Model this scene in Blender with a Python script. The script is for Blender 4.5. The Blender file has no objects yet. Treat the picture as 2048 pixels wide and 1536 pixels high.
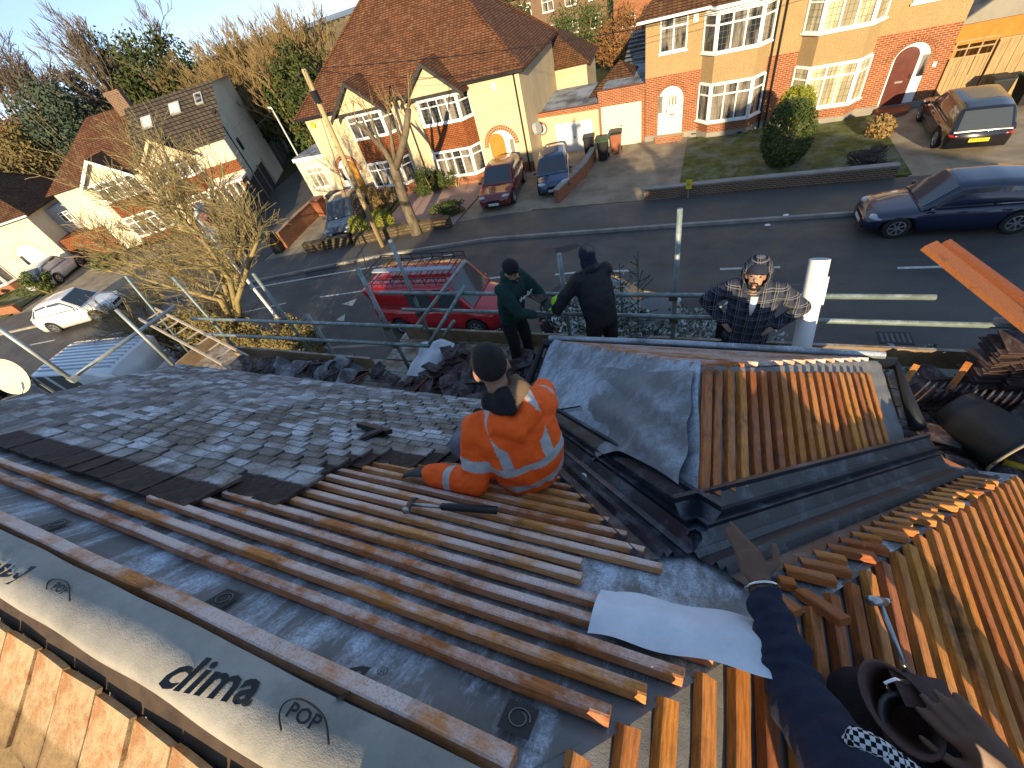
import bpy, math, random
from mathutils import Vector as V, Matrix, noise as mnoise
random.seed(7)
C = bpy.context.scene.collection
SC = bpy.context.scene
rad = math.radians
# ------------------------------------------------------------------ camera
FPX, YAW, PITCH, ROLL = 814.59, -.559956, .784385, .318436      # focal length in photo pixels (2048 wide)
CAM = V((0, 0, 8.5))
_f = V((math.sin(YAW)*math.cos(PITCH), math.cos(YAW)*math.cos(PITCH), -math.sin(PITCH)))
_r = V((math.cos(YAW), -math.sin(YAW), 0)); _u = _r.cross(_f)
CR = _r*math.cos(ROLL) - _u*math.sin(ROLL); CU = _r*math.sin(ROLL) + _u*math.cos(ROLL); CF = _f
cd = bpy.data.cameras.new('camera'); cam = bpy.data.objects.new('camera', cd); C.objects.link(cam)
cd.sensor_width = 36; cd.lens = FPX/2048*36; cd.clip_start = .02; cd.clip_end = 6000
m3 = Matrix((CR, CU, -CF)).transposed()
cam.matrix_world = Matrix.Translation(CAM) @ m3.to_4x4()
SC.camera = cam
SC.render.resolution_x, SC.render.resolution_y = 1024, 768
# ------------------------------------------------------------------ sky and sun
SUN_EL, SUN_AZ = rad(15.0), rad(14.0)
SD = V((-math.sin(SUN_AZ)*math.cos(SUN_EL), math.cos(SUN_AZ)*math.cos(SUN_EL), -math.sin(SUN_EL)))  # light travel
W = bpy.data.worlds.new('World'); SC.world = W; W.use_nodes = True
wn = W.node_tree; bg = wn.nodes['Background']
sky = wn.nodes.new('ShaderNodeTexSky'); sky.sky_type = 'NISHITA'; sky.sun_disc = False
sky.sun_elevation = SUN_EL; sky.sun_rotation = math.atan2(-SD.x, -SD.y)
sky.altitude = 2000; sky.air_density = .38; sky.dust_density = .25; sky.ozone_density = 3
hs_ = wn.nodes.new('ShaderNodeHueSaturation'); hs_.inputs['Saturation'].default_value = 1.2; hs_.inputs['Value'].default_value = 1.42; gm_ = wn.nodes.new('ShaderNodeGamma'); gm_.inputs[1].default_value = .4; wn.links.new(sky.outputs[0], gm_.inputs[0]); wn.links.new(gm_.outputs[0], hs_.inputs['Color']); wn.links.new(hs_.outputs[0], bg.inputs[0]); bg.inputs[1].default_value = .15
sl = bpy.data.lights.new('sun', 'SUN'); sl.energy = 3.0; sl.angle = rad(.55); sl.color = (1, .78, .47)
so = bpy.data.objects.new('sun', sl); C.objects.link(so); so.rotation_euler = SD.to_track_quat('-Z', 'Y').to_euler()
so.location = (10, -30, 30)
SC.view_settings.view_transform = 'Standard'; SC.view_settings.look = 'None'
SC.view_settings.exposure = 1.65; SC.view_settings.gamma = 1
# ------------------------------------------------------------------ pixel helpers (photo pixels, 2048 x 1536)
def ray(px, py): return CF*FPX + CR*(px-1024) - CU*(py-768)
def onp(px, py, n, p0):
    d = ray(px, py); return CAM + d*(n.dot(p0-CAM)/n.dot(d))
def at(px, py, z=0.0): return onp(px, py, V((0, 0, 1)), V((0, 0, z)))
def aty(px, py, y): return onp(px, py, V((0, 1, 0)), V((0, y, 0)))
def proj(p):
    q = V(p)-CAM; return (1024+FPX*q.dot(CR)/q.dot(CF), 768-FPX*q.dot(CU)/q.dot(CF))
# ------------------------------------------------------------------ mesh helpers
class MB:
    def __init__(s): s.v = []; s.f = []; s.m = []; s.mi = 0
    def add(s, vs, fs):
        b = len(s.v); s.v += [V(p) for p in vs]
        for f in fs: s.f.append([b+i for i in f]); s.m.append(s.mi)
        return s
    def obox(s, c, a, b, d):                       # centre and three half vectors
        c, a, b, d = V(c), V(a), V(b), V(d)
        if a.cross(b).dot(d) < 0: a = -a
        vs = [c-a-b-d, c+a-b-d, c+a+b-d, c-a+b-d, c-a-b+d, c+a-b+d, c+a+b+d, c-a+b+d]
        return s.add(vs, [(0,3,2,1),(4,5,6,7),(0,1,5,4),(1,2,6,5),(2,3,7,6),(3,0,4,7)])
    def box(s, lo, hi):
        lo, hi = V(lo), V(hi); h = (hi-lo)/2
        return s.obox((lo+hi)/2, (h.x,0,0), (0,h.y,0), (0,0,h.z))
    def bar(s, p, q, w, h, up=(0,0,1), off=0):     # beam p-q, width w across, height h along up, base on the p-q line
        p, q, up = V(p), V(q), V(up).normalized(); d = (q-p)
        side = d.cross(up).normalized(); up = side.cross(d).normalized()
        return s.obox((p+q)/2+up*(h/2+off), d/2, side*w/2, up*h/2)
    def rings(s, rs, cap=True, close=True):
        n = len(rs[0]); b = len(s.v)
        for r in rs: s.v += [V(p) for p in r]
        for i in range(len(rs)-1):
            for j in range(n if close else n-1):
                k = (j+1) % n
                s.f.append([b+i*n+j, b+i*n+k, b+(i+1)*n+k, b+(i+1)*n+j]); s.m.append(s.mi)
        if cap and close:
            s.f.append([b+j for j in range(n)][::-1]); s.f.append([b+(len(rs)-1)*n+j for j in range(n)]); s.m += [s.mi, s.mi]
        return s
    def path(s, pts, rr, n=8, cap=True, sq=1.0, up=None):
        pts = [V(p) for p in pts]
        if not hasattr(rr, '__len__'): rr = [rr]*len(pts)
        rs = []; ref = V(up) if up else None
        for i, p in enumerate(pts):
            d = (pts[min(i+1, len(pts)-1)]-pts[max(i-1, 0)]).normalized()
            if ref is None: ref = V((0,0,1)) if abs(d.z) < .9 else V((1,0,0))
            a = d.cross(ref).normalized() if d.cross(ref).length > 1e-4 else d.orthogonal().normalized()
            b2 = a.cross(d).normalized(); ref = b2
            r = rr[i]; ra, rb = (r if hasattr(r, '__len__') else (r, r*sq))
            rs.append([p+a*(ra*math.cos(t*2*math.pi/n))+b2*(rb*math.sin(t*2*math.pi/n)) for t in range(n)])
        return s.rings([r[::-1] for r in rs], cap)
    def tube(s, p, q, r, n=8): return s.path([p, q], r, n)
    def poly(s, pts, ext=None):                    # flat polygon, optionally extruded
        n = len(pts); pts = [V(p) for p in pts]
        if ext is None: return s.add(pts, [list(range(n))])
        e = V(ext); nn = V((0,0,0))
        for i in range(n): nn += pts[i].cross(pts[(i+1) % n])
        if nn.dot(e) > 0: pts = pts[::-1]
        fs = [list(range(n)), list(range(n, 2*n))[::-1]]+[[(i+1) % n, i, n+i, n+(i+1) % n] for i in range(n)]
        return s.add(pts+[p+e for p in pts], fs)
    def grid(s, fn, nu, nv):
        b = len(s.v)
        for i in range(nu+1):
            for j in range(nv+1): s.v.append(V(fn(i/nu, j/nv)))
        for i in range(nu):
            for j in range(nv):
                a = b+i*(nv+1)+j; s.f.append([a, a+nv+1, a+nv+2, a+1]); s.m.append(s.mi)
        return s
    def sphere(s, c, r, nu=12, nv=8, f=None):
        c = V(c); r = V(r) if hasattr(r, '__len__') else V((r, r, r)); rs = []
        for i in range(nv+1):
            t = math.pi*(i/nv*.98+.01)
            rs.append([c+V((r.x*math.sin(t)*math.cos(a*2*math.pi/nu), r.y*math.sin(t)*math.sin(a*2*math.pi/nu), -r.z*math.cos(t))) for a in range(nu)])
        return s.rings(rs)
    def xf(s, M, start=0):
        for i in range(start, len(s.v)): s.v[i] = M @ s.v[i]
        return s
    def mesh(s, name, mats, smooth=False):
        me = bpy.data.meshes.new(name); me.from_pydata([tuple(p) for p in s.v], [], s.f)
        for mm in (mats if isinstance(mats, (list, tuple)) else [mats]): me.materials.append(mm)
        if len(me.materials) > 1: me.polygons.foreach_set('material_index', s.m)
        if smooth: me.polygons.foreach_set('use_smooth', [True]*len(me.polygons))
        me.update(); return me
    def build(s, name, mats, parent=None, smooth=False, kind=None):
        return put(name, s.mesh(name, mats, smooth), parent, kind)
IDENT = Matrix.Identity(4)
ROOTM = {}
def put(name, me, parent=None, kind=None, M=None, world=True):
    o = bpy.data.objects.new(name, me); C.objects.link(o)
    if parent is not None:
        o.parent = parent
        if world and parent.name in ROOTM: o.matrix_parent_inverse = ROOTM[parent.name].inverted()
    if M is not None: o.matrix_basis = M
    if kind: o['kind'] = kind
    return o
def tag(o, label, cat, group=None):
    o['label'] = label; o['category'] = cat
    if group: o['group'] = group
    return o
def thing(name, label, cat, loc=(0,0,0), rz=0, group=None, local=False):
    o = bpy.data.objects.new(name, None); C.objects.link(o); o.empty_display_size = .1
    M = Matrix.Translation(V(loc)) @ Matrix.Rotation(rz, 4, 'Z'); o.matrix_basis = M
    if not local: ROOTM[o.name] = M               # parts are given in world coordinates
    return tag(o, label, cat, group)
def dup(root, loc=None, rz=None, label=None):
    r = root.copy(); C.objects.link(r)
    if loc is not None: r.location = loc
    if rz is not None: r.rotation_euler = (0, 0, rz)
    if label: r['label'] = label
    def rec(a, b):
        for ch in list(a.children):
            c = ch.copy(); C.objects.link(c); c.parent = b; c.matrix_parent_inverse = ch.matrix_parent_inverse; rec(ch, c)
    rec(root, r); return r
def frombm(o_mod_src): pass
def baked(mb, name, mats, mods, parent=None, smooth=True, kind=None):
    """build a mesh, apply modifiers given as (type, dict) and keep the result"""
    me = mb.mesh(name+'_src', mats, smooth); o = bpy.data.objects.new(name+'_src', me); C.objects.link(o)
    for t, kw in mods:
        md = o.modifiers.new(t, t)
        for k, v in kw.items(): setattr(md, k, v)
    dg = bpy.context.evaluated_depsgraph_get(); dg.update()
    m2 = bpy.data.meshes.new_from_object(o.evaluated_get(dg)); m2.name = name
    bpy.data.objects.remove(o); bpy.data.meshes.remove(me)
    if smooth: m2.polygons.foreach_set('use_smooth', [True]*len(m2.polygons))
    if not m2.materials:
        for mm in (mats if isinstance(mats, (list, tuple)) else [mats]): m2.materials.append(mm)
    return put(name, m2, parent, kind)
def text(name, s, size, M, m, parent=None, ext=0, shear=0, align='CENTER', bold=0):
    cu = bpy.data.curves.new(name, 'FONT'); cu.body = s; cu.size = size; cu.align_x = align; cu.align_y = 'CENTER'; cu.shear = shear; cu.offset = bold; cu.extrude = ext; cu.resolution_u = 2
    o = bpy.data.objects.new(name+'_c', cu); C.objects.link(o)
    dg = bpy.context.evaluated_depsgraph_get(); me = bpy.data.meshes.new_from_object(o.evaluated_get(dg)); bpy.data.objects.remove(o)
    me.name = name; me.materials.clear(); me.materials.append(m)
    return put(name, me, parent, None, M)
def basis(o, x, y, z=None):
    x = V(x).normalized(); z = (V(z) if z else x.cross(V(y))).normalized(); y = z.cross(x)
    return Matrix.Translation(V(o)) @ Matrix((x, y, z)).transposed().to_4x4()
# ------------------------------------------------------------------ materials
def lin(h):
    if isinstance(h, str):
        c = [int(h[i:i+2], 16)/255 for i in (0, 2, 4)]; return tuple(x/12.92 if x < .04045 else ((x+.055)/1.055)**2.4 for x in c)
    return tuple(h)
MATS = {}
class NT:
    def __init__(s, name):
        s.m = bpy.data.materials.new(name); s.m.use_nodes = True; s.t = s.m.node_tree; s.b = s.t.nodes['Principled BSDF']; s.out = s.t.nodes['Material Output']
        s._tc = None
    def n(s, ty, **kw):
        o = s.t.nodes.new('ShaderNode'+ty)
        for k, v in kw.items():
            if k[0] == '_': o.inputs[k[1:].replace('_', ' ')].default_value = v
            else: setattr(o, k, v)
        return o
    def l(s, a, b): s.t.links.new(a, b)
    def co(s, k='Object'):
        if s._tc is None: s._tc = s.n('TexCoord')
        return s._tc.outputs[k]
    def noise(s, scale, detail=4, rough=.55, co=None, dist=0, stretch=None):
        o = s.n('TexNoise', _Scale=scale, _Detail=detail, _Roughness=rough, _Distortion=dist); co = co or s.co()
        if stretch:
            mp = s.n('Mapping'); mp.inputs['Scale'].default_value = stretch; s.l(co, mp.inputs[0]); co = mp.outputs[0]
        s.l(co, o.inputs['Vector']); return o.outputs['Fac']
    def ramp(s, fac, a, b, ca=(0,0,0,1), cb=(1,1,1,1)):
        r = s.n('ValToRGB'); r.color_ramp.elements[0].position = a; r.color_ramp.elements[1].position = b
        r.color_ramp.elements[0].color = ca; r.color_ramp.elements[1].color = cb; s.l(fac, r.inputs[0]); return r.outputs[0]
    def mix(s, fac, a, b, mode='MIX'):
        o = s.n('Mix', data_type='RGBA', blend_type=mode)
        for v, i in ((fac, 0), (a, 6), (b, 7)):
            if isinstance(v, (int, float)): o.inputs[i].default_value = v
            elif isinstance(v, tuple): o.inputs[i].default_value = (*v[:3], 1)
            else: s.l(v, o.inputs[i])
        return o.outputs[2]
    def math(s, op, a, b=0.0):
        o = s.n('Math', operation=op)
        for v, i in ((a, 0), (b, 1)):
            if isinstance(v, (int, float)): o.inputs[i].default_value = v
            else: s.l(v, o.inputs[i])
        return o.outputs[0]
    def upz(s, lo=.3, hi=.6):
        g = s.n('NewGeometry'); x = s.n('SeparateXYZ'); s.l(g.outputs['Normal'], x.inputs[0]); return s.ramp(x.outputs[2], lo, hi)
    def bump(s, h, st=.3, d=.02):
        b = s.n('Bump'); b.inputs['Strength'].default_value = st; b.inputs['Distance'].default_value = d; s.l(h, b.inputs['Height']); s.l(b.outputs[0], s.b.inputs['Normal']); return b
    def color(s, c):
        if isinstance(c, tuple): s.b.inputs['Base Color'].default_value = (*c[:3], 1)
        else: s.l(c, s.b.inputs['Base Color'])
    def set(s, rough=None, metal=None, spec=None, coat=None):
        if rough is not None:
            if isinstance(rough, (int, float)): s.b.inputs['Roughness'].default_value = rough
            else: s.l(rough, s.b.inputs['Roughness'])
        if metal is not None: s.b.inputs['Metallic'].default_value = metal
        if spec is not None: s.b.inputs['Specular IOR Level'].default_value = spec
        if coat is not None: s.b.inputs['Coat Weight'].default_value = coat; s.b.inputs['Coat Roughness'].default_value = .05
def pm(name, col, rough=.75, var=.18, scale=4, bump=0, bscale=25, metal=0, col2=None, spec=.4, coat=0, frost=0, fscale=3, fcut=.5, objrand=0, bd=.01, stretch=None, dirt=0):
    if name in MATS: return MATS[name]
    t = NT(name); c = lin(col); lo = tuple(x*(1-var) for x in c); hi = lin(col2) if col2 else tuple(min(1, x*(1+var)) for x in c)
    k = t.mix(t.ramp(t.noise(scale, 5, .6, stretch=stretch), .3, .7), lo, hi)
    if objrand:
        oi = t.n('ObjectInfo'); v = t.math('MULTIPLY_ADD', oi.outputs['Random'], objrand); v.node.inputs[2].default_value = 1-objrand/2
        hs = t.n('HueSaturation'); t.l(v, hs.inputs['Value']); t.l(k, hs.inputs['Color']); k = hs.outputs[0]
    if dirt: k = t.mix(t.math('MULTIPLY', t.ramp(t.noise(scale*.37, 4, .65), .48, .7), dirt), k, tuple(x*.35 for x in c))
    if frost:
        ff = t.math('MULTIPLY', t.math('MULTIPLY', t.ramp(t.noise(fscale, 6, .7), fcut-.08, fcut+.12), t.ramp(t.noise(140, 2), .25, .6)), t.upz())
        k = t.mix(t.math('MULTIPLY', ff, frost), k, (.62, .70, .80))
    t.color(k); t.set(rough, metal, spec, coat or None)
    if bump: t.bump(t.noise(bscale, 5, .6), bump, bd)
    MATS[name] = t.m; return t.m
# ------------------------------------------------------------------ special materials
def m_wood(name, frost, base='8a4a22', dark='4a2a18'):
    t = NT(name); co = t.co()
    g = t.noise(14, 6, .65, stretch=(1, 9, 9)); k = t.mix(t.ramp(g, .3, .72), lin(dark), lin(base))
    oi = t.n('ObjectInfo'); hs = t.n('HueSaturation'); v = t.math('MULTIPLY_ADD', oi.outputs['Random'], .6); v.node.inputs[2].default_value = .72
    t.l(v, hs.inputs['Value']); h = t.math('MULTIPLY_ADD', oi.outputs['Random'], .02); h.node.inputs[2].default_value = .490; t.l(h, hs.inputs['Hue']); t.l(k, hs.inputs['Color']); k = hs.outputs[0]
    gl = t.n('NewGeometry')
    dk = t.ramp(t.noise(3.2, 6, .75, co=gl.outputs['Position']), .55, .68); k = t.mix(t.math('MULTIPLY', dk, .8), k, (.035, .022, .014))
    if frost:
        sn_ = t.n('SeparateXYZ'); t.l(t.co('Normal'), sn_.inputs[0]); topf = t.ramp(sn_.outputs[2], .1, .6, (.22, .22, .22, 1)); f1 = t.ramp(t.noise(2.6, 6, .75, co=gl.outputs['Position']), .42, .58); f2 = t.ramp(t.noise(190, 3, .6), .15, .55)
        ff = t.math('MULTIPLY', t.math('MULTIPLY', f1, f2), topf); k = t.mix(t.math('MULTIPLY', ff, frost), k, (.68, .59, .56))
    t.color(k); t.set(.72, 0, .35); t.bump(t.noise(30, 5, .65, stretch=(1, 8, 8)), .5, .006); MATS[name] = t.m; return t.m
M_BATF = m_wood('frosted_batten_wood', .92, 'd48a48', '925a30'); M_BAT = m_wood('batten_wood', .08, 'cf7f34', '844c24'); M_TIMB = m_wood('red_timber', 0, '8f5230', '6a3a20')
def m_membrane(name, frost, base=(.165, .163, .162), streak=None, cut=.5):
    t = NT(name); g = t.n('NewGeometry'); P = g.outputs['Position']
    k = t.mix(t.ramp(t.noise(1.6, 6, .7, co=P), .3, .7), tuple(x*.62 for x in base), tuple(x*1.25 for x in base))
    k = t.mix(t.math('MULTIPLY', t.ramp(t.noise(7, 6, .75, co=P), .5, .72), .5), k, tuple(x*.45 for x in base))
    f1 = t.ramp(t.noise(2.1, 7, .75, co=P, stretch=streak), cut-.03, cut+.1); f2 = t.ramp(t.math('ADD', t.math('MULTIPLY', t.noise(120, 3, .7, co=P), .5), t.math('MULTIPLY', t.noise(14, 5, .7, co=P), .5)), .36, .60)
    k = t.mix(t.math('MULTIPLY', t.math('MULTIPLY', f1, f2), frost), k, (.56, .66, .80))
    t.color(k); t.set(t.math('SUBTRACT', .72, 0.0), 0, .3)
    h = t.math('ADD', t.noise(5, 5, .6, co=P), t.math('MULTIPLY', t.noise(320, 2, .5, co=P), .12)); t.bump(h, .45, .02); MATS[name] = t.m; return t.m
M_MEM = m_membrane('grey_membrane', .9, streak=(2.6, .8, .8), cut=.50); M_MEMF = m_membrane('frost_covered_membrane', .75, (.21, .23, .25), cut=.44); M_FLAP = m_membrane('bare_flap_membrane', .55, (.20, .215, .23), cut=.52); M_MEMC = m_membrane('plain_membrane', .15, (.20, .20, .20), cut=.6)
M_PRINT = pm('black_print', (.012, .013, .015), .6, .1); M_PRINTR = pm('red_print', (.20, .045, .035), .7, .15)
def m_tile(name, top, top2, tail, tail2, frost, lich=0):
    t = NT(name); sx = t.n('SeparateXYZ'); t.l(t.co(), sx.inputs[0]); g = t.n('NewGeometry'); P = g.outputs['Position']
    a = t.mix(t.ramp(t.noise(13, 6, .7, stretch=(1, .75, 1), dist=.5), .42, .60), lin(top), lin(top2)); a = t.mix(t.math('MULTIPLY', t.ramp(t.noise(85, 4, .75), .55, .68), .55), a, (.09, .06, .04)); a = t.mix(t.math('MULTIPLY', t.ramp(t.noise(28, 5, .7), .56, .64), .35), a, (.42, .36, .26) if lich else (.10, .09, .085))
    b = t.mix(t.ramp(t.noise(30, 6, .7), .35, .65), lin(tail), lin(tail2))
    yy = t.math('ADD', sx.outputs[1], t.math('MULTIPLY', t.math('SUBTRACT', t.noise(20, 3, .6), .5), .05))
    fac = t.ramp(yy, .158, .176)                           # local y: 0 head, .265 tail
    oi = t.n('ObjectInfo'); rv = oi.outputs['Random']
    if frost:
        per = t.ramp(t.noise(4.6, 2, .5, co=P), .36, .60)
        ff = t.math('MULTIPLY', t.math('MULTIPLY', t.ramp(t.noise(55, 4, .7), .30, .52), per), t.math('MULTIPLY', t.math('ADD', rv, .25), frost)); b = t.mix(ff, b, (.50, .53, .57))
        ms = t.math('MULTIPLY', t.ramp(t.noise(2.4, 5, .7, co=P), .60, .70), .8); b = t.mix(ms, b, (.045, .042, .028))
    if lich:
        b = t.mix(t.math('MULTIPLY', t.ramp(t.noise(42, 4, .7), .62, .68), .9), b, (.03, .028, .018))
    ex = t.ramp(t.math('ABSOLUTE', sx.outputs[0]), .062, .079); ey = t.ramp(sx.outputs[1], .245, .264); ed = t.math('MULTIPLY', t.math('MAXIMUM', ex, ey), t.ramp(t.noise(60, 4, .7), .25, .55)); b = t.mix(t.math('MULTIPLY', ed, .85), b, (.035, .030, .024) if frost else (.10, .06, .03))  # moss-dark edges and tail, also painting in the shade of the gaps
    k = t.mix(fac, a, b); hs = t.n('HueSaturation'); v = t.math('MULTIPLY_ADD', rv, .4); v.node.inputs[2].default_value = .8; t.l(v, hs.inputs['Value']); t.l(k, hs.inputs['Color'])
    t.color(hs.outputs[0]); t.set(.8, 0, .3); t.bump(t.noise(70, 5, .7), .55, .006); MATS[name] = t.m; return t.m
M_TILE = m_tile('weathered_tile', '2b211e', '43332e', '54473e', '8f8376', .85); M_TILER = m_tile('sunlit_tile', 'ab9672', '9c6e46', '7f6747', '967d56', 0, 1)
M_TILEL = pm('loose_tile_clay', '372c2c', .7, .35, 9, .5, 60, frost=.35, fscale=5, fcut=.55, objrand=.7, col2='4d3733'); M_VALLEY = pm('valley_grp', (.012, .018, .030), .30, .3, 6, .2, 60, frost=.22, fscale=6, fcut=.58, spec=.5)
M_WHITE = pm('white_plastic', (.78, .78, .77), .35, .05, 3, spec=.5); M_SHEETW = pm('white_sheet', (.60, .64, .70), .7, .16, 5, .45, 18, dirt=.4, bd=.02)
M_GALV = pm('galvanised_tube', (.33, .36, .35), .5, .25, 7, .3, 40, metal=.35, frost=.35, fscale=9, fcut=.55); M_GREENSTEEL = pm('green_grey_tube', (.17, .215, .20), .5, .25, 7, .3, 40, metal=.25, frost=.5, fscale=8, fcut=.5)
M_BOARD = pm('scaffold_board', '857055', .85, .3, 5, .4, 40, frost=.5, fscale=6, fcut=.5, dirt=.4); M_BLACK = pm('black_plastic', (.012, .013, .015), .45, .2, 8); M_STEEL = pm('steel', (.45, .45, .44), .35, .2, 20, metal=.9); M_RUST = pm('old_hammer_head', (.11, .085, .07), .55, .35, 40, metal=.5)
def m_brick(name, c1, c2, mortar, sx=4.4, sz=13.3, ms=.018, bump=.4, var=.25):
    t = NT(name); s = t.n('SeparateXYZ'); t.l(t.co(), s.inputs[0]); cx = t.n('CombineXYZ'); t.l(t.math('ADD', s.outputs[0], s.outputs[1]), cx.inputs[0]); t.l(s.outputs[2], cx.inputs[1])
    b = t.n('TexBrick', offset=.5); b.inputs['Color1'].default_value = (*lin(c1), 1); b.inputs['Color2'].default_value = (*lin(c2), 1); b.inputs['Mortar'].default_value = (*lin(mortar), 1)
    b.inputs['Scale'].default_value = 1; b.inputs['Brick Width'].default_value = 1/sx; b.inputs['Row Height'].default_value = 1/sz; b.inputs['Mortar Size'].default_value = ms; b.inputs['Bias'].default_value = -.1
    t.l(cx.outputs[0], b.inputs['Vector']); k = t.mix(t.ramp(t.noise(1.3, 6, .7), .3, .75), tuple([1-var]*3), (1.08, 1.05, 1)); k = t.mix(1.0, b.outputs['Color'], k, 'MULTIPLY')
    t.color(k); t.set(.85, 0, .25); t.bump(t.math('SUBTRACT', t.math('MULTIPLY', t.noise(60, 3), .3), b.outputs['Fac']), bump, .012); MATS[name] = t.m; return t.m
M_BRICK = m_brick('red_brick', '97502f', '7c3f26', 'b39a7c', ms=.009); M_BRICKD = m_brick('brown_brick', '6e4b3a', '57382c', '8a7a68')
def m_roof(name, c1, c2, gap, w=.165, h=.064, var=.35, moss=0, bump=.9):
    t = NT(name); s = t.n('SeparateXYZ'); t.l(t.co(), s.inputs[0]); cx = t.n('CombineXYZ'); t.l(t.math('ADD', s.outputs[0], s.outputs[1]), cx.inputs[0]); t.l(s.outputs[2], cx.inputs[1])
    b = t.n('TexBrick', offset=.5); b.inputs['Color1'].default_value = (*lin(c1), 1); b.inputs['Color2'].default_value = (*lin(c2), 1); b.inputs['Mortar'].default_value = (*lin(gap), 1)
    b.inputs['Scale'].default_value = 1; b.inputs['Brick Width'].default_value = w; b.inputs['Row Height'].default_value = h; b.inputs['Mortar Size'].default_value = h*.13; b.inputs['Mortar Smooth'].default_value = .3
    t.l(cx.outputs[0], b.inputs['Vector']); k = t.mix(1.0, b.outputs['Color'], t.mix(t.ramp(t.noise(.9, 7, .75), .3, .72), tuple([1-var]*3), (1.12, 1.05, 1)), 'MULTIPLY')
    if moss: k = t.mix(t.math('MULTIPLY', t.ramp(t.noise(2.2, 6, .75), .55, .7), moss), k, (.24, .19, .11))
    t.color(k); t.set(.9, 0, .2); t.bump(t.math('SUBTRACT', t.math('MULTIPLY', t.noise(40, 3), .4), b.outputs['Fac']), bump, .03); MATS[name] = t.m; return t.m
M_ROOFR = m_roof('red_roof_tile', '7c553d', '5f402e', '2a1d15', w=.2, h=.085, moss=.5); M_ROOFB = m_roof('brown_roof_tile', '6e5039', '543b2a', '241a12', w=.2, h=.085, moss=.35); M_ROOFG = m_roof('grey_roof_tile', '5b544a', '4a443c', '221f1b', w=.32, h=.2)
M_HANGT = m_roof('hanging_tile', 'a0653f', '875032', '4f2e1c', w=.17, h=.09, var=.2)
def m_render(name, c, var=.1, peb=0):
    t = NT(name); c = lin(c); k = t.mix(t.ramp(t.noise(.8, 6, .7), .3, .7), tuple(x*(1-var*2) for x in c), c)
    if peb: k = t.mix(t.ramp(t.noise(38, 3, .8), .38, .62), tuple(x*.55 for x in c), k)
    t.color(k); t.set(.9, 0, .2); t.bump(t.noise(60 if peb else 90, 3, .7), .6 if peb else .25, .012); MATS[name] = t.m; return t.m
M_CREAM = m_render('cream_render', (.64, .52, .33)); M_WHITER = m_render('white_render', (.70, .63, .48)); M_PEB = m_render('ochre_pebbledash', (.47, .33, .165), .12, 1); M_CONC = m_render('grey_plinth', (.30, .28, .24), .15)
M_UPVC = pm('white_upvc', (.80, .80, .78), .4, .04, 2); M_DARKWOOD = pm('black_timber', (.03, .028, .027), .6, .2, 6)
def m_glass(name, c=(.02, .025, .03), cur=None):
    t = NT(name); k = lin(c)
    if cur: k = t.mix(t.ramp(t.noise(1.7, 3, .6, stretch=(1.6, 1.6, .25)), .44, .56), lin(c), lin(cur))
    t.color(k); t.set(.07, 0, .7); MATS[name] = t.m; return t.m
M_GLASS = m_glass('window_glass', cur=(.24, .21, .17)); M_GLASSC = m_glass('curtained_glass', (.30, .26, .17), (.52, .46, .30)); M_GLASSV = m_glass('vehicle_glass', (.05, .06, .068)); M_LEAD = pm('leading', (.10, .095, .085), .6, .1)
M_RUBBER = pm('tyre_rubber', (.02, .02, .021), .85, .2); M_ALLOY = pm('alloy_wheel', (.52, .52, .53), .3, .1, metal=.85); M_CHROME = pm('chrome', (.7, .7, .7), .12, .03, metal=1); M_LAMP = pm('headlight', (.34, .38, .42), .08, .1, spec=.9); M_TAIL = pm('tail_light', (.42, .012, .012), .15, .1, spec=.8)
M_PLATEY = pm('yellow_plate', (.75, .52, .02), .4, .03); M_PLATEW = pm('white_plate', (.75, .75, .70), .4, .03)
M_DARKB = pm('dark_ridge_timber', (.055, .035, .022), .85, .4, 12, .4)
# ------------------------------------------------------------------ ground, road and pavements
def m_ground():
    t = NT('garden_ground'); k = t.mix(t.ramp(t.noise(.15, 6, .7), .35, .65), (.055, .068, .022), (.085, .065, .035)); k = t.mix(t.math('MULTIPLY', t.ramp(t.noise(4, 6, .8), .4, .7), .5), k, (.03, .033, .014)); t.color(k); t.set(.95, 0, .1); t.bump(t.noise(6, 6, .8), .8, .1); return t.m
def m_asphalt(name, a, b, frost=.25):
    t = NT(name); k = t.mix(t.ramp(t.noise(.5, 7, .72, stretch=(.35, 1, 1)), .3, .7), a, b); k = t.mix(t.math('MULTIPLY', t.ramp(t.noise(110, 2, .7), .45, .7), .35), k, (.14, .13, .12))
    k = t.mix(t.math('MULTIPLY', t.ramp(t.noise(.8, 6, .8, stretch=(.2, 1.6, 1)), .6, .72), frost), k, (.20, .21, .22)); t.color(k)
    t.set(t.ramp(t.noise(.7, 5, .7), .3, .7, (.42, .42, .42, 1), (.75, .75, .75, 1)), 0, .45); t.bump(t.noise(90, 3, .7), .4, .01); MATS[name] = t.m; return t.m
M_ROAD = m_asphalt('road_asphalt', (.030, .031, .034), (.092, .082, .070), .4); M_PAVE = m_asphalt('pavement_asphalt', (.055, .053, .050), (.085, .078, .068), .12)
M_KERB = pm('kerb_stone', (.27, .25, .22), .85, .3, 2, .3); M_PAINT = pm('road_paint', (.50, .49, .45), .8, .35, 9, dirt=.4); M_DRIVE = pm('driveway_concrete', (.27, .225, .16), .9, .3, 1.2, .5, 30, dirt=.55)
M_GRASS = pm('lawn_turf', (.075, .105, .020), .95, .45, 3, .9, 60, col2=(.15, .16, .035), frost=.30, fscale=.9, fcut=.55, bd=.04); M_GRAVEL = pm('pink_gravel', (.33, .22, .18), .9, .4, 40, .8, 60)
gb = MB(); gb.grid(lambda u, v: ((u-.5)*7000, (v-.3)*7000, -.02), 8, 8); g = gb.build('ground', m_ground()); g['kind'] = 'structure'
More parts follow.
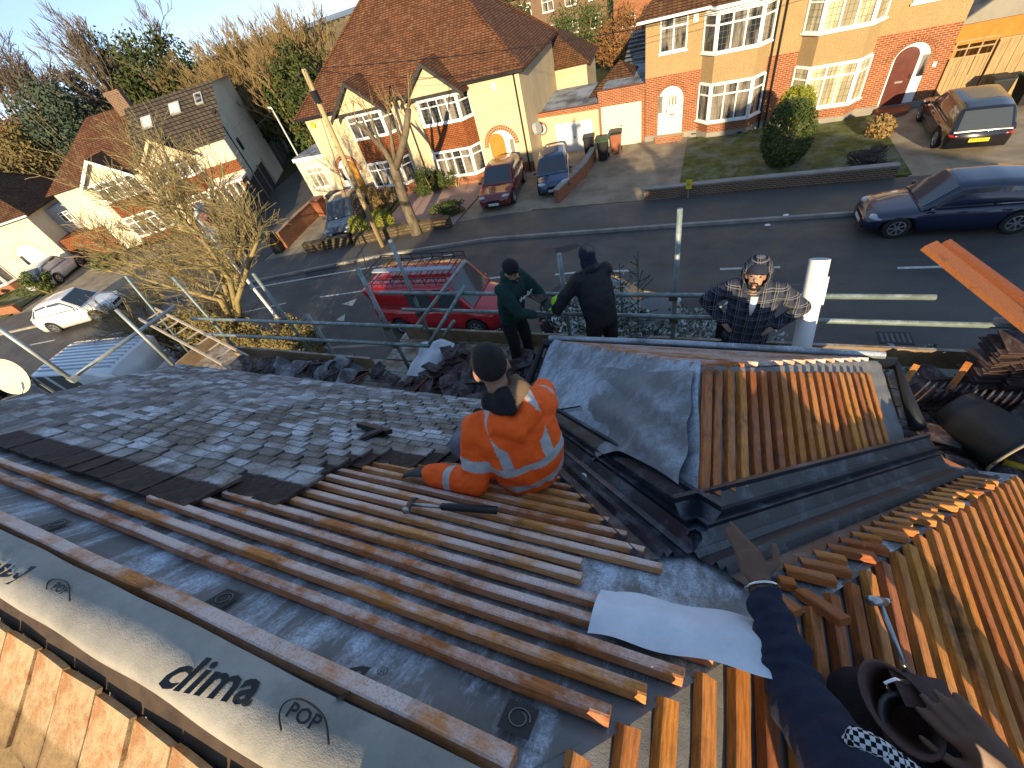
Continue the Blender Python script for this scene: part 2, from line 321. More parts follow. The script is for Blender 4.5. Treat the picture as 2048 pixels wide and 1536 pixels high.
FAR = [(-110, -18), (-75, -5.5), (-50, 2.8), (-31, 9.4), (-24, 11.4), (-19.2, 12.9), (-13.9, 14.5), (-8.5, 15.6), (-.7, 15.95), (5, 16.15), (20, 16.6), (60, 17.6)]
NEAR = [(-112, -25), (-77, -12.2), (-52, -4), (-33, 2.6), (-26, 4.7), (-21, 6.1), (-15.5, 7.6), (-9.5, 8.5), (-1, 9.0), (5, 9.2), (20, 9.6), (60, 10.6)]
def strip(a, b, z, nm, m, kind='structure', th=0):
    mb = MB()
    for i in range(len(a)-1):
        q = [(a[i][0], a[i][1], z), (a[i+1][0], a[i+1][1], z), (b[i+1][0], b[i+1][1], z), (b[i][0], b[i][1], z)]
        if th: mb.poly(q, (0, 0, -th))
        else: mb.poly(q if (V(q[1])-V(q[0])).cross(V(q[2])-V(q[1])).z > 0 else q[::-1])
    return mb.build(nm, m, kind=kind)
def shift(p, d): return [(x, y+d) for x, y in p]
strip(NEAR, FAR, .004, 'road', M_ROAD); strip(shift(FAR, .14), shift(FAR, 2.35), .11, 'far_pavement', M_PAVE, th=.11); strip(shift(NEAR, -1.9), shift(NEAR, -.14), .11, 'near_pavement', M_PAVE, th=.11)
strip(FAR, shift(FAR, .137), .118, 'far_kerb', M_KERB, th=.118); strip(shift(NEAR, -.137), NEAR, .118, 'near_kerb', M_KERB, th=.118)
def gp(px, py, z=.009): p = at(px, py, z); return (p.x, p.y, z)
mk = MB()
def mline(pa, pb, w=.1):
    a, b = V(gp(*pa)), V(gp(*pb)); s = (b-a).cross(V((0, 0, 1))).normalized()*w/2; mk.poly([a-s, a+s, b+s, b-s][::-1] if (b-a).cross(s).z > 0 else [a-s, a+s, b+s, b-s])
for a, b in (((500, 577), (560, 566)), ((560, 566), (640, 552)), ((640, 552), (705, 541)), ((705, 541), (773, 530)), ((815, 524), (905, 509)), ((640, 594), (732, 581)), ((470, 628), (572, 606)), ((1110, 549), (1150, 545)), ((1150, 545), (1260, 541)), ((1440, 538), (1560, 534)), ((225, 668), (320, 652)), ((268, 712), (375, 692)), ((60, 690), (110, 680)), ((975, 557), (1010, 553)), ((1795, 536), (1900, 533))): mline(a, b, .11)
for tri in (((543, 551), (572, 535), (570, 549)), ((684, 608), (714, 597), (705, 612)), ((672, 640), (690, 628), (688, 642))):
    q = [V(gp(*p)) for p in tri]; mk.poly(q if (q[1]-q[0]).cross(q[2]-q[1]).z > 0 else q[::-1])
mk.build('road_markings', M_PAINT, kind='structure')
M_TAR = pm('fresh_tar_patch', (.022, .022, .024), .6, .2, 12)
for i, q in enumerate((((1108, 497), (1150, 487), (1163, 492), (1130, 505), (1112, 506)), ((610, 545), (690, 520), (660, 555), (612, 560)))):
    pts = [V(gp(*p, z=.0065)) for p in q]; nn = sum(((pts[i].cross(pts[(i+1) % len(pts)])).z for i in range(len(pts)))); MB().poly(pts if nn > 0 else pts[::-1]).build('road_patch', M_TAR, kind='structure')
def slab(nm, pts, z, m, kind='structure'):
    p = [(x, y, z) for x, y in pts]; return MB().poly(p, (0, 0, -z-.01)).build(nm, m, kind=kind)
slab('driveway', [(-7.6, 18.2), (-.7, 18.35), (-.6, 25.2), (-8.6, 25.2), (-8.8, 22)], .10, M_DRIVE); slab('driveway', [(6.9, 18.5), (16, 18.8), (16, 25.2), (7.0, 25.2)], .10, M_DRIVE)
slab('lawn', [(-.75, 18.7), (7.0, 18.7), (7.05, 24.9), (-.7, 24.9)], .13, M_GRASS); slab('driveway', [(-11.0, 17.2), (-7.2, 18.1), (-8.0, 22), (-8.0, 25.1), (-10.7, 25.1)], .092, M_DRIVE)
slab('gravel_garden', [(-15.6, 16.0), (-11.1, 17.1), (-10.8, 23.6), (-16.4, 22.9)], .12, M_GRAVEL); slab('driveway', [(-22.0, 13.6), (-16.6, 15.6), (-17.0, 22.6), (-22.6, 21.0)], .10, M_DRIVE)
slab('side_alley', [(-28.5, 12.2), (-22.1, 13.6), (-22.7, 21.0), (-25.5, 45), (-36, 45)], .095, M_PAVE)
slab('lawn', [(-50, 5.5), (-40, 8.4), (-42, 15.2), (-54, 12)], .12, M_GRASS); slab('driveway', [(-39.8, 8.5), (-28.6, 12.1), (-31, 19), (-41.8, 15.2)], .09, M_DRIVE)
# ------------------------------------------------------------------ the house being re-roofed
AL = rad(40); ca, sa = math.cos(AL), math.sin(AL); RID = V((0, -.17, 7.515)); EAVE_S = 3.06
nM, nN, nRear = V((0, sa, ca)), V((sa, 0, ca)), V((0, -sa, ca))
def onM(x, s, off=0): return V((x, -.17+s*ca, 7.515-s*sa)) + nM*off
def onN(s, y, off=0): return V((-.3+s*ca, y, 7.515-s*sa)) + nN*off
def onR(x, s, off=0): return V((x, -.17-s*ca, 7.515-s*sa)) + nRear*off
def onL(s, y, off=0): return V((-4.35-s*ca, y, 7.515-s*sa)) + V((-sa, 0, ca))*off
BR = V((.112, .68, 6.81))                                   # where the bay ridge meets the main slope
def onBR(s, y, off=0): return V((.112+s*ca, y, 6.81-s*sa)) + nN*off
def onBL(s, y, off=0): return V((.112-s*ca, y, 6.81-s*sa)) + V((-sa, 0, ca))*off
house = thing('house', 'hipped house with its tiled roof half stripped to battens and grey membrane', 'house', (-2.4, 0, 0))
EZ = 7.515-EAVE_S*sa
wl = MB(); wl.box((-6.55, -2.2, 0), (1.75, 1.85, EZ-.12)); wl.box((-1.15, 1.84, 0), (1.3, 2.75, EZ-.15)); wl.build('wall', M_WHITER, house)
wr = lambda p, k=.012: V(p)+V((mnoise.noise(V(p)*3.1), mnoise.noise(V(p)*3.3+V((7, 1, 0))), mnoise.noise(V(p)*2.7+V((0, 9, 4)))))*k
# membrane sheets (each slope), slightly sagging between the rafters
def sag(x): return -.006*(.5-.5*math.cos(x*2*math.pi/.42))
mb = MB()
def fM(u, v):
    s = .045+v*(EAVE_S-.045); a, b = -4.35-max(0, s)*ca, -.28+max(0, s)*ca; x = a+(b-a)*u; return wr(onM(x, s, sag(x)-.004), .008)
mb.grid(fM, 110, 40); main_roof = mb.build('main_roof', M_MEM, house, True)
mb = MB(); mb.grid(lambda u, v: (lambda s: wr(onN(s, (-2.45)+u*((-.17+s*ca)-(-2.45)), sag(u*4)-.004), .010))(v*EAVE_S), 50, 40); hip_roof = mb.build('hip_roof', M_MEMC, house, True)
mb = MB(); mb.grid(lambda u, v: (lambda s: onL(s, -2.45+u*((-.17+s*ca)+2.45), -.004))(v*EAVE_S), 8, 8); mb.build('side_hip_roof', M_MEM, house)
mb = MB(); mb.grid(lambda u, v: (lambda s: onR(-4.35-s*ca+u*(4.05+2*s*ca), s, -.006))(v*EAVE_S), 10, 10); rear_roof = mb.build('rear_roof', M_MEMC, house)
# bay roof: left, right and front slopes
EBAY = 1.67
def hipy(s): return EBAY+s*ca
def valy(s): return .68+s*ca*.86
SB = 1.74; EZB = 6.81-SB*sa
mb = MB(); mb.grid(lambda u, v: (lambda s: wr(onBR(s, valy(s)+u*(hipy(s)-valy(s)), sag(u*3)), .014))(v*(SB+.05)), 34, 36); bay_right = mb.build('bay_roof_slope', M_MEMC, house, True)
def fBL(u, v):
    s = v*(SB+.06); y = valy(s)+u*(hipy(s)+.03-valy(s)); p = onBL(s, y, 0); k = .02*math.sin(9*u+3*v)*math.sin(6*v)*max(0, v)
    return wr(p+V((-sa, 0, ca))*(k+.006), .018)
mb = MB(); mb.grid(fBL, 50, 40); bay_left = mb.build('bay_roof_slope', M_MEMF, house, True)
mb = MB(); E0 = V((.112, EBAY, 6.81)); mb.poly([E0, E0+V((-SB*ca, SB*ca, -SB*sa)), E0+V((SB*ca, SB*ca, -SB*sa))]); bay_front = mb.build('bay_roof_slope', M_MEMC, house)
for k in range(15):                                          # front slope battens, seen end on over the top
    s = .08+k*.108
    if s < SB-.02: MB().bar(E0+V((-s*ca, s*ca, -s*sa)), E0+V((s*ca, s*ca, -s*sa)), .038, .026, V((0, sa, ca))).build('batten', M_BATF, bay_front)
# battens: one mesh per length, local x along the batten
def batten(parent, p, q, n, m, w=.036, h=.026):
    p, q, n = V(p), V(q), V(n); d = q-p; L = d.length; mb = MB(); nseg = max(2, int(L/.22)); rs = []; ph = random.uniform(0, 50)
    for i in range(nseg+1):
        x = L*i/nseg; jy = mnoise.noise(V((x*1.7+ph, 0, 0)))*.006; jw = 1+.10*mnoise.noise(V((x*5+ph, 3, 0))); jh = 1+.12*mnoise.noise(V((x*5+ph, 8, 0)))
        a = w/2*jw; c = .004
        rs.append([(x, jy-a, 0), (x, jy+a, 0), (x, jy+a, h*jh-c), (x, jy+a-c, h*jh), (x, jy-a+c, h*jh), (x, jy-a, h*jh-c)])
    for r in (rs[0], rs[-1]):                                  # sawn ends slightly off square
        k = random.uniform(-.25, .25)
        for i, pt in enumerate(r): r[i] = (pt[0]+k*pt[1]*.6, pt[1], pt[2])
    mb.rings([r for r in rs]); me = mb.mesh('batten', m)
    return put('batten', me, parent, None, basis(p, d, n.cross(d), n))
ends = [-.071, -.002, .078, .149, -.155, -.238, -.258, .007, -.06, -.136, -.224, -.308, -.368, -.448, -.543, -.62, -.70, -.77, -.85]
batten(main_roof, onM(-4.42, .115, .002), onM(-.228, .125, .002), nM, M_BATF, .044, .03)
for i, xe in enumerate(ends):
    s = .300+i*.0897
    xs = -4.3-s*ca if s < .40 else (-2.15 if s < .6 else -2.0+.1*math.sin(i*2.1) if s < 1.25 else -1.8)
    if s > 1.25: xe = xe+.0
    batten(main_roof, onM(xs, s+random.uniform(-.004, .004), .002), onM(xe, s+random.uniform(-.004, .004), .002), nM, M_BATF)
for i in range(21):                                          # main slope right of the bay valley
    s = 1.02+i*.0835; x0 = .345+(s-1.02)*.765; x1 = -.3+s*ca+.06-(.05 if i % 3 else .1)
    if i == 0: x0 += .03; x1 -= .02
    batten(main_roof, onM(x0, s, .004), onM(x1, s, .004), nM, M_BAT, .042, .03)
for p, q in (((.30, .975), (.40, .87)), ((.43, .99), (.52, .885))): batten(main_roof, onM(*p, .002), onM(*q, .002), nM, M_BAT, .045, .026)   # two offcuts
for i in range(27):
    s = .228+i*.1055
    if s > EAVE_S: break
    yt = -.17+s*ca-.02-(.03 if i in (4, 5) else 0); y0 = -2.2 if i < 6 else -1.9
    batten(hip_roof, onN(s+random.uniform(-.006, .006), y0, .003), onN(s+random.uniform(-.006, .006), yt, .003), nN, M_BAT, .045, .032)
for i in range(19):
    s = .0+i*.083+(.02 if i == 0 else 0); y0 = .90+.76*s; y1 = 1.635+.69*s
    batten(bay_right, onBR(s, y0, .003), onBR(s, y1, .003), nN, M_BAT, .044, .030)
# valley liners: pressed profile with upstands, two runs meeting at the top
def valley(p0, p1, nl, nr, width, nm):
    p0, p1 = V(p0), V(p1); d = (p1-p0).normalized(); sl = nl.cross(d).normalized(); sr = d.cross(nr).normalized()
    if sl.z < 0: sl = -sl
    if sr.z < 0: sr = -sr
    prof = [(-1, .012), (-.93, .03), (-.86, .012), (-.62, .012), (-.56, .038), (-.50, .012), (-.40, .034), (-.34, .010), (-.10, .008), (0, .026), (.10, .008), (.34, .010), (.40, .034), (.50, .012), (.56, .038), (.62, .012), (.86, .012), (.93, .03), (1, .012)]
    mb = MB(); n = 14; rs = []
    for i in range(n+1):
        c = p0+(p1-p0)*(i/n); r = []
        for u, h in prof:
            sd, nn = (sl, nl) if u < 0 else (sr, nr); r.append(c+sd*abs(u)*width+nn*(h+.004))
        rs.append(r)
    for i in range(n):
        for j in range(len(prof)-1): mb.add([rs[i][j], rs[i][j+1], rs[i+1][j+1], rs[i+1][j]], [(0, 1, 2, 3)])
    return mb.build(nm, M_VALLEY, house)
JV = BR+V((0, -.02, .004))
valley(JV, onM(-1.35, 2.95), nM, V((-sa, 0, ca)), .235, 'valley_liner'); valley(JV, onM(1.68, 2.98), nN, nM, .235, 'valley_liner')
# plain tiles
def tile_mesh(nm, m, w=.157, L=.265, th=.016, n=1):
    mb = MB(); rs = []
    for i in range(4):
        y = L*i/3; cz = .0025*math.sin(math.pi*i/3); rs.append([(-w/2, y, cz), (w/2, y, cz), (w/2, y, cz+th), (w/4, y, cz+th+.0015), (0, y, cz+th+.002), (-w/4, y, cz+th+.0015), (-w/2, y, cz+th)])
    mb.rings(rs); me = mb.mesh(nm, m); return me
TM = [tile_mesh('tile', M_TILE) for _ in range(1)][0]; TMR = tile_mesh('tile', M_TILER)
def edge_x(s):
    for a, b in ((.53, -1.9), (.60, -1.95), (.68, -1.57), (1.12, -1.64), (1.22, -1.5), (1.33, -1.31), (1.45, -1.2), (1.7, -1.12), (9, -.98)):
        if s < a: return b
rows = []
for k in range(28):
    s = .47+k*.0897
    if s+.24 > EAVE_S+.05: break
    off = (k % 2)*.0825; xr = edge_x(s)
    if s > 1.7: xr = min(xr+.0, -.74-(s-1.75)*.78-.12)
    x = -1.9-.0825+off+.165*8
    while x > -8:
        if x+.082 <= xr+.03 and x-.05 > -4.35-(s+.26)*ca: rows.append((s, x, k))
        x -= .165
def tile_M(s, x, head=.030, tail=.074, sl='M'):
    if sl == 'M': p0, p1, n, ax = onM(x, s, head), onM(x, s+.265, tail), nM, V((-1, 0, 0))
    else: p0, p1, n, ax = onR(x, s, head), onR(x, s+.265, tail), nRear, V((1, 0, 0))
    y = (p1-p0).normalized(); a = random.gauss(0, .02); M = basis(p0, ax+y*a, y-ax*a); M = M @ Matrix.Rotation(random.gauss(0, .03), 4, 'Y') @ Matrix.Translation((random.gauss(0, .0015), random.gauss(0, .007), abs(random.gauss(0, .0035)))); return M
rows.sort(key=lambda r: (onM(r[1], r[0])-CAM).length)
import array
big = MB(); src = [V(v.co) for v in TM.vertices]; srf = [list(p.vertices) for p in TM.polygons]
for i, (s, x, k) in enumerate(rows):
    M = tile_M(s, x)
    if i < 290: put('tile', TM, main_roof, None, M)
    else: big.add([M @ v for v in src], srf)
def m_tilefar():
    t = NT('weathered_tile_far'); g = t.n('NewGeometry'); P = g.outputs['Position']; rv = g.outputs['Random Per Island']
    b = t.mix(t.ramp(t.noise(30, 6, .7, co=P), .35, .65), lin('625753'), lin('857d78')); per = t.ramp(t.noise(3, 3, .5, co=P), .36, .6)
    ff = t.math('MULTIPLY', t.math('MULTIPLY', t.ramp(t.noise(55, 4, .7, co=P), .30, .52), per), t.math('MULTIPLY', t.math('ADD', rv, .2), .8)); b = t.mix(ff, b, (.50, .53, .57))
    ms = t.math('MULTIPLY', t.ramp(t.noise(2.4, 5, .7, co=P), .60, .70), .8); b = t.mix(ms, b, (.045, .042, .028))
    hs = t.n('HueSaturation'); v = t.math('MULTIPLY_ADD', rv, .55); v.node.inputs[2].default_value = .7; t.l(v, hs.inputs['Value']); t.l(b, hs.inputs['Color']); t.color(hs.outputs[0]); t.set(.8, 0, .3); t.bump(t.noise(70, 5, .7, co=P), .55, .006); return t.m
big.build('far_tiles', m_tilefar(), main_roof, kind='stuff')
for k in range(9):                                           # rear slope courses, heads bare at the open ridge
    s = .140+k*.105; off = (k % 2)*.0825
    x = .75+off-.02
    while x > -2.9-k*.05:
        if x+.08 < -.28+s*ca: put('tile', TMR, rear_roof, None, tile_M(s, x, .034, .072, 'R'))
        x -= .165
# ridge timber and membrane roll along the open ridge
MB().bar(onR(-4.3, .105, -.03), onR(-.2, .105, -.03), .10, .035, nRear).build('ridge_board', M_DARKB, house)
def rz_(y): d = y+.17; return 7.583-.839*math.sqrt(d*d+.006)
def fr(u, v):
    x = -4.4+u*4.2; d = -.085+v*.165; p = V((x, -.17+d, rz_(-.17+d)+.003*math.sin(x*7+v*4)))
    if v < .16: p += V((0, .010*(.16-v)/.16, -.030*((.16-v)/.16)))
    return wr(p, .006)
mb = MB(); mb.grid(fr, 140, 14); mb.build('ridge_membrane', m_membrane('ridge_roll_membrane', .10, (.30, .285, .25), cut=.6), house, True)
# hip edge membrane strip and dark gutter at the eaves
MB().path([onM(-6.75, EAVE_S+.03, -.03), onM(-4, EAVE_S+.03, -.035), onM(-1.0, EAVE_S+.03, -.03)], .055, 8).build('gutter', M_BLACK, house, True)
y_f = EBAY+SB*ca+.03; MB().path([(-1.36, 2.3, EZB-.05), (-1.36, y_f, EZB-.05), (1.58, y_f, EZB-.05), (1.58, 2.4, EZB-.05)], .05, 8).build('gutter', M_BLACK, house, True)
MB().path([(-1.30, y_f+.03, EZB+.0), (0, y_f+.04, EZB+.01), (1.5, y_f+.03, EZB+.0)], .035, 8).build('lead_roll', pm('frosted_lead', (.14, .15, .16), .6, .3, 6, frost=.8, fscale=4, fcut=.42), house, True)
# loose sheets
def sheet(nm, fn, nu, nv, m, parent): mb = MB(); mb.grid(fn, nu, nv); return mb.build(nm, m, parent, True)
wp = [onM(*q, .036) for q in ((-.15, .66), (.36, .745), (.42, .50), (.20, .44), (-.14, .52))]
def fw(u, v):
    x = -.165+u*.50; s = .60-u*.02+(v-.5)*.20+.05*u; r = .03
    if u < .12 and v > .7: s -= (.12-u)*.6*(v-.7)
    return wr(onM(x, s, .032+.02*math.sin(v*3.1)**2+.02*u+.03*max(0, .10-u)*10*max(0, v-.4)+.006*math.sin(u*13+v*5)), .010)
sheet('white_sheet', fw, 24, 14, M_SHEETW, house)
def fflap(u, v):                                              # loose membrane flap on the bay's left slope, its lower edge hanging over the liner
    s = .03+u*.86; y0 = hipy(s)*.0+1.62+.60*s; y1 = .93+.30*s+.16*math.sin(u*3.1); y = y0+(y1-y0)*v
    return wr(onBL(s, y, .02+.05*v*math.sin(u*5+.4)+.035*v*v+.016*math.sin((u*.9+v*1.5)*10)*min(1, v*2)+.010*math.sin((u*2.2-v*.8)*9+1)*v), .016)
sheet('membrane_flap', fflap, 36, 30, M_FLAP, house)
cc0, cc1 = onBL(.60, 1.16, .05), onBL(.78, 1.20, .05)
mb = MB(); ax = (onBL(.93, 1.34, .05)-onBL(.60, 1.02, .05)).normalized(); a0 = onBL(.60, 1.02, .05); e1 = nN.cross(ax).normalized(); e2 = ax.cross(e1)
for k in range(2):
    pass
def froll(u, v): t = v*4.6*math.pi; r = .033+.006*v*2; return a0+ax*(u-.45)*.26+e1*math.cos(t)*r+e2*math.sin(t)*r
mb.grid(froll, 6, 60); mb.build('membrane_roll', M_SHEETW, house, True)
MB().bar(onBL(.95, 1.78, .03), onBL(1.23, 1.86, .03), .012, .01, nM).build('lath', M_BLACK, house)
# printed lettering on the membrane, laid onto the sheet's own surface
def surfz(p): zm = 7.515-(p.y+.17)*math.tan(AL) if p.y > -.17 else 0; return max(zm, rz_(p.y) if p.y < -.088 else 0)
def onS(px, py): return onp(px, py, nM, RID+nM*.006)
def printS(s, size, pa, pb, bold=0, shear=0, nm='lettering', m=None):
    a, b = onS(*pa), onS(*pb); c = (a+b)/2; dx = (b-a).normalized(); dy = nM.cross(dx)
    if dy.dot(CU) < 0: pass
    o = text(nm, s, size, basis(c, dx, dy), m or M_PRINT, house, bold=bold, shear=shear); me = o.data; M = o.matrix_basis.copy(); o.matrix_basis = IDENT
    for v in me.vertices: w = M @ v.co; w.z = max(w.z, surfz(w)+.0065); v.co = w
    return o
printS('clima', .125, (318, 1338), (548, 1386), .003, .2); printS('q', .13, (690, 1343), (735, 1350), .003); printS('aseq', .11, (-60, 1128), (105, 1150), .003, .2); printS('®', .035, (752, 1343), (777, 1344))
printS('wabis', .030, (1072, 1422), (1030, 1404)); printS('wabis', .030, (490, 1190), (452, 1180)); printS('www.', .030, (962, 1240), (918, 1226)); printS('6019 BS', .026, (1320, 1362), (1245, 1345)); printS('POP', .048, (588, 1420), (650, 1452), .001); printS('POP', .040, (112, 1172), (150, 1190), .001)
def arch(pts):
    for _ in range(3): pts = [pts[0]]+[(a[0]*k+b[0]*(1-k), a[1]*k+b[1]*(1-k)) for a, b in zip(pts, pts[1:]) for k in (.75, .25)]+[pts[-1]]
    q = [onS(*p) for p in pts]
    for p in q: p.z = max(p.z, surfz(p)+.007)
    MB().path(q, .0022, 4).build('pen_arch', M_PRINT, house)
arch([(562, 1462), (566, 1425), (590, 1402), (620, 1400), (652, 1420), (668, 1445), (664, 1490)]); arch([(98, 1180), (108, 1166), (130, 1162), (158, 1172), (146, 1204)])
def logo(px, py, r=.036):
    c = onS(px, py); q = [c+V((1, 0, 0))*a*r+V((0, ca, -sa))*b*r+nM*.004 for a, b in ((-1, -1), (1, -1), (1, 1), (-1, 1))]; lo = MB().poly(q).build('logo', M_PRINT, house)
    MB().path([c+V((1, 0, 0))*r*.72*math.cos(t*.45)*(1-.025*t)+V((0, ca, -sa))*r*.72*math.sin(t*.45)*(1-.025*t)+nM*.006 for t in range(18)], .0014, 4).build('logo_ring', pm('logo_grey', (.18, .18, .175), .7, .1), lo)
logo(1037, 1440); logo(447, 1200); logo(112, 1050)
for i in range(5):
    y = 1.02+i*.035; q = onBL(.42+.1*(i % 2), y, .07); MB().bar(q, q+V((-.03, .012, -.02)), .006, .001, nM).build('red_mark', M_PRINTR, house)
text('lettering', 'WIV', .12, basis(onBL(.17, .93, .012), V((0, -1, 0)), V((ca, 0, sa))), M_PRINTR, house)
# ------------------------------------------------------------------ houses across the street (local frames: x along the front, -y towards the street)
def lpart(mb, nm, m, par, smooth=False): return put(nm, mb.mesh(nm, m, smooth), par, None, None, False)
def window(par, o, dx, w, h, cols, nm='window', top=.28, glass=None, lead=True, sill=True, single=False, frame=None, rowsl=4):
    """o: bottom centre on the wall face, dx: direction along the wall, outward normal to its right-hand side"""
    o, dx = V(o), V(dx).normalized(); up = V((0, 0, 1)); n = dx.cross(up); g = glass or M_GLASS; fm = frame or M_UPVC
    f = MB(); t = .055; B = lambda x0, x1, z0, z1, d0, d1: f.obox(o+dx*(x0+x1)/2+up*(z0+z1)/2+n*(d0+d1)/2, dx*(x1-x0)/2, up*(z1-z0)/2, n*(d1-d0)/2)
    B(-w/2, w/2, 0, t*1.3, .002, .07); B(-w/2, w/2, h-t, h, .002, .07); B(-w/2, -w/2+t, t*1.3, h-t, .002, .07); B(w/2-t, w/2, t*1.3, h-t, .002, .07)
    cw = (w-2*t)/cols; tz = h*(1-top)
    for i in range(1, cols): B(-w/2+t+cw*i-t*.55, -w/2+t+cw*i+t*.55, t*1.3, h-t, .002, .065)
    if not single: B(-w/2+t, w/2-t, tz-t*.55, tz+t*.55, .002, .0675)
    if sill: B(-w/2-.06, w/2+.06, -.06, -.002, .002, .12)
    wo = lpart(f, nm, fm, par)
    ld = MB()
    for i in range(cols):
        x0, x1 = -w/2+t+cw*i+.02, -w/2+t+cw*(i+1)-.02
        for z0, z1, r in (((t*1.3, tz-.02, rowsl), (tz+.02, h-t, 2)) if not single else ((t*1.3, h-t, 5),)):
            p = MB(); q = [o+dx*a+up*b+n*.028 for a, b in ((x0, z0), (x1, z0), (x1, z1), (x0, z1))]; p.poly(q); lpart(p, 'pane', g, wo)
            if lead:
                for k in range(1, r): zz = z0+(z1-z0)*k/r; ld.obox(o+dx*(x0+x1)/2+up*zz+n*.031, dx*(x1-x0)/2, up*.007, n*.002)
                for k in range(1, 3): xx = x0+(x1-x0)*k/3; ld.obox(o+dx*xx+up*(z0+z1)/2+n*.0312, dx*.007, up*(z1-z0)/2, n*.0021)
    if lead: lpart(ld, 'leading', M_LEAD, wo)
    return wo
def bay(par, xc, w, wf, d, spec, win, glass=None, lead=True, y0=0):
    P = [V((xc-w/2, y0, 0)), V((xc-wf/2, y0-d, 0)), V((xc+wf/2, y0-d, 0)), V((xc+w/2, y0, 0))]
    for z0, z1, m in spec: lpart(MB().poly([p+V((0, 0, z0)) for p in P], (0, 0, z1-z0)), 'bay_wall', m, par)
    for z0, h, cols in win:
        for a, b, c in ((P[0], P[1], 1), (P[1], P[2], cols), (P[2], P[3], 1)):
            L = (b-a).length; window(par, (a+b)/2+V((0, 0, z0)), b-a, L-.02, h, c, glass=glass, lead=lead)
def hipped(par, x0, x1, y0, y1, z, rise, m, ov=.35, hl=True, hr=True, th=.12):
    x0 -= ov; x1 += ov; y0 -= ov; y1 += ov; ym = (y0+y1)/2; dd = (y1-y0)/2
    a = V((x0+(dd if hl else 0), ym, z+rise)); b = V((x1-(dd if hr else 0), ym, z+rise)); c = [V((x0, y0, z)), V((x1, y0, z)), V((x1, y1, z)), V((x0, y1, z))]
    mb = MB(); mb.add(c+[a, b], [(0, 1, 5, 4), (1, 2, 5), (2, 3, 4, 5), (3, 0, 4)]); mb.poly([p-V((0, 0, th)) for p in c][::-1]); mb.rings([[p-V((0, 0, th)) for p in c], c], cap=False)
    r = lpart(mb, 'roof', m, par); rt = MB(); up = V((0, 0, .02))
    for p, q in ((a, b), (c[0], a), (c[3], a), (c[1], b), (c[2], b)):
        if (p-q).length > .1: rt.path([p+up, q+up], .075, 6)
    lpart(rt, 'ridge_tiles', m, r); MB_g = MB(); MB_g.bar(c[0]+V((0, -.06, -.09)), c[1]+V((0, -.06, -.09)), .11, .1); lpart(MB_g, 'gutter', M_UPVC if m is not M_ROOFR else M_BLACK, r); return r
def gable(par, xc, w, z, apex, yf, depth, roofm, wallm, barge, apx_win=None):
    """small front gable with its own two roof slopes running back into the main roof"""
    A, B, T = V((xc-w/2, yf, z)), V((xc+w/2, yf, z)), V((xc, yf, apex)); bk = V((0, depth, 0))
    lpart(MB().poly([A, B, T], (0, .25, 0)), 'gable_wall', wallm, par); mb = MB(); up = V((0, 0, .05)); ov = V((0, -.28, 0)); e = V((w/2, 0, z-apex))*.10
    for P, s in ((A, -1), (B, 1)):
        ex = V((e.x*s, 0, e.z)); q = [T+ov+up, P+ov+ex+up, P+bk+ex+up, T+bk+up]; mb.poly(q, (0, 0, -.06))
    g = lpart(mb, 'gable_roof', roofm, par); bb = MB()
    for P, s in ((A, -1), (B, 1)): ex = V((e.x*s, 0, e.z)); bb.obox((T+P+ex)/2+V((0, -.30, -.06)), (P+ex-T)/2, V((0, .025, 0)), V((0, 0, .11)))
    lpart(bb, 'barge_board', barge, g); lpart(MB().box(A+V((-.02, -.06, -.10)), B+V((.02, -.002, .05))), 'tie_beam', barge, par)
def arch_pts(w, h, n=12): r = w/2; return [(-r, 0), (r, 0)]+[(r*math.cos(math.pi*k/n), h-r+r*math.sin(math.pi*k/n)) for k in range(n+1)]
def arch_door(par, x, z, w, h, col, leaf_w, leaf_m, arch_m, y=0, frame=None, lights=0, side=-1, open_=False):
    fr = MB(); pts = [(x+a, y-.012, z+b) for a, b in arch_pts(w, h)]; fr.poly(pts, (0, .01, 0)); d = lpart(fr, 'door', frame or M_UPVC, par)
    lw = leaf_w; xo = x+(w-lw)/2*side*-1-.05*side*-1; lp = [(xo+a, y-.05, z+.04+b) for a, b in arch_pts(lw-.02, h-.14)]; lpart(MB().poly(lp, (0, .035, 0)), 'door_leaf', leaf_m, d)
    for k in range(lights): lpart(MB().box((xo-.17+.14*k, y-.058, z+h*.62), (xo-.11+.14*k, y-.051, z+h*.80)), 'pane', M_GLASS, d)
    lpart(MB().box((xo+lw*.36*side, y-.10, z+1.0), (xo+lw*.36*side+.04, y-.051, z+1.14)), 'handle', M_BLACK, d); lpart(MB().box((xo-.13, y-.056, z+.85), (xo+.13, y-.0505, z+.92)), 'letter_box', M_STEEL, d)
    if w-lw > .25: sx = x+side*(w/2-.02-(w-lw)/2*.5)*1.0; lpart(MB().box((sx-.11, y-.045, z+1.0), (sx+.11, y-.013, z+1.75)), 'side_light', M_GLASS, d)
    ar = MB(); n = 22; r = w/2
    for ring, (r0, r1) in enumerate(((r+.01, r+.13), (r+.145, r+.25))):
        for k in range(n):
            a0, a1 = math.pi*k/n+.012, math.pi*(k+1)/n-.012; q = [(x+rr*math.cos(a), y-.002, z+h-r+rr*math.sin(a)) for rr, a in ((r0, a0), (r1, a0), (r1, a1), (r0, a1))]; ar.poly(q, (0, -.022, 0))
    lpart(ar, 'brick_arch', arch_m, d); return d
def box(par, nm, lo, hi, m): return lpart(MB().box(lo, hi), nm, m, par)
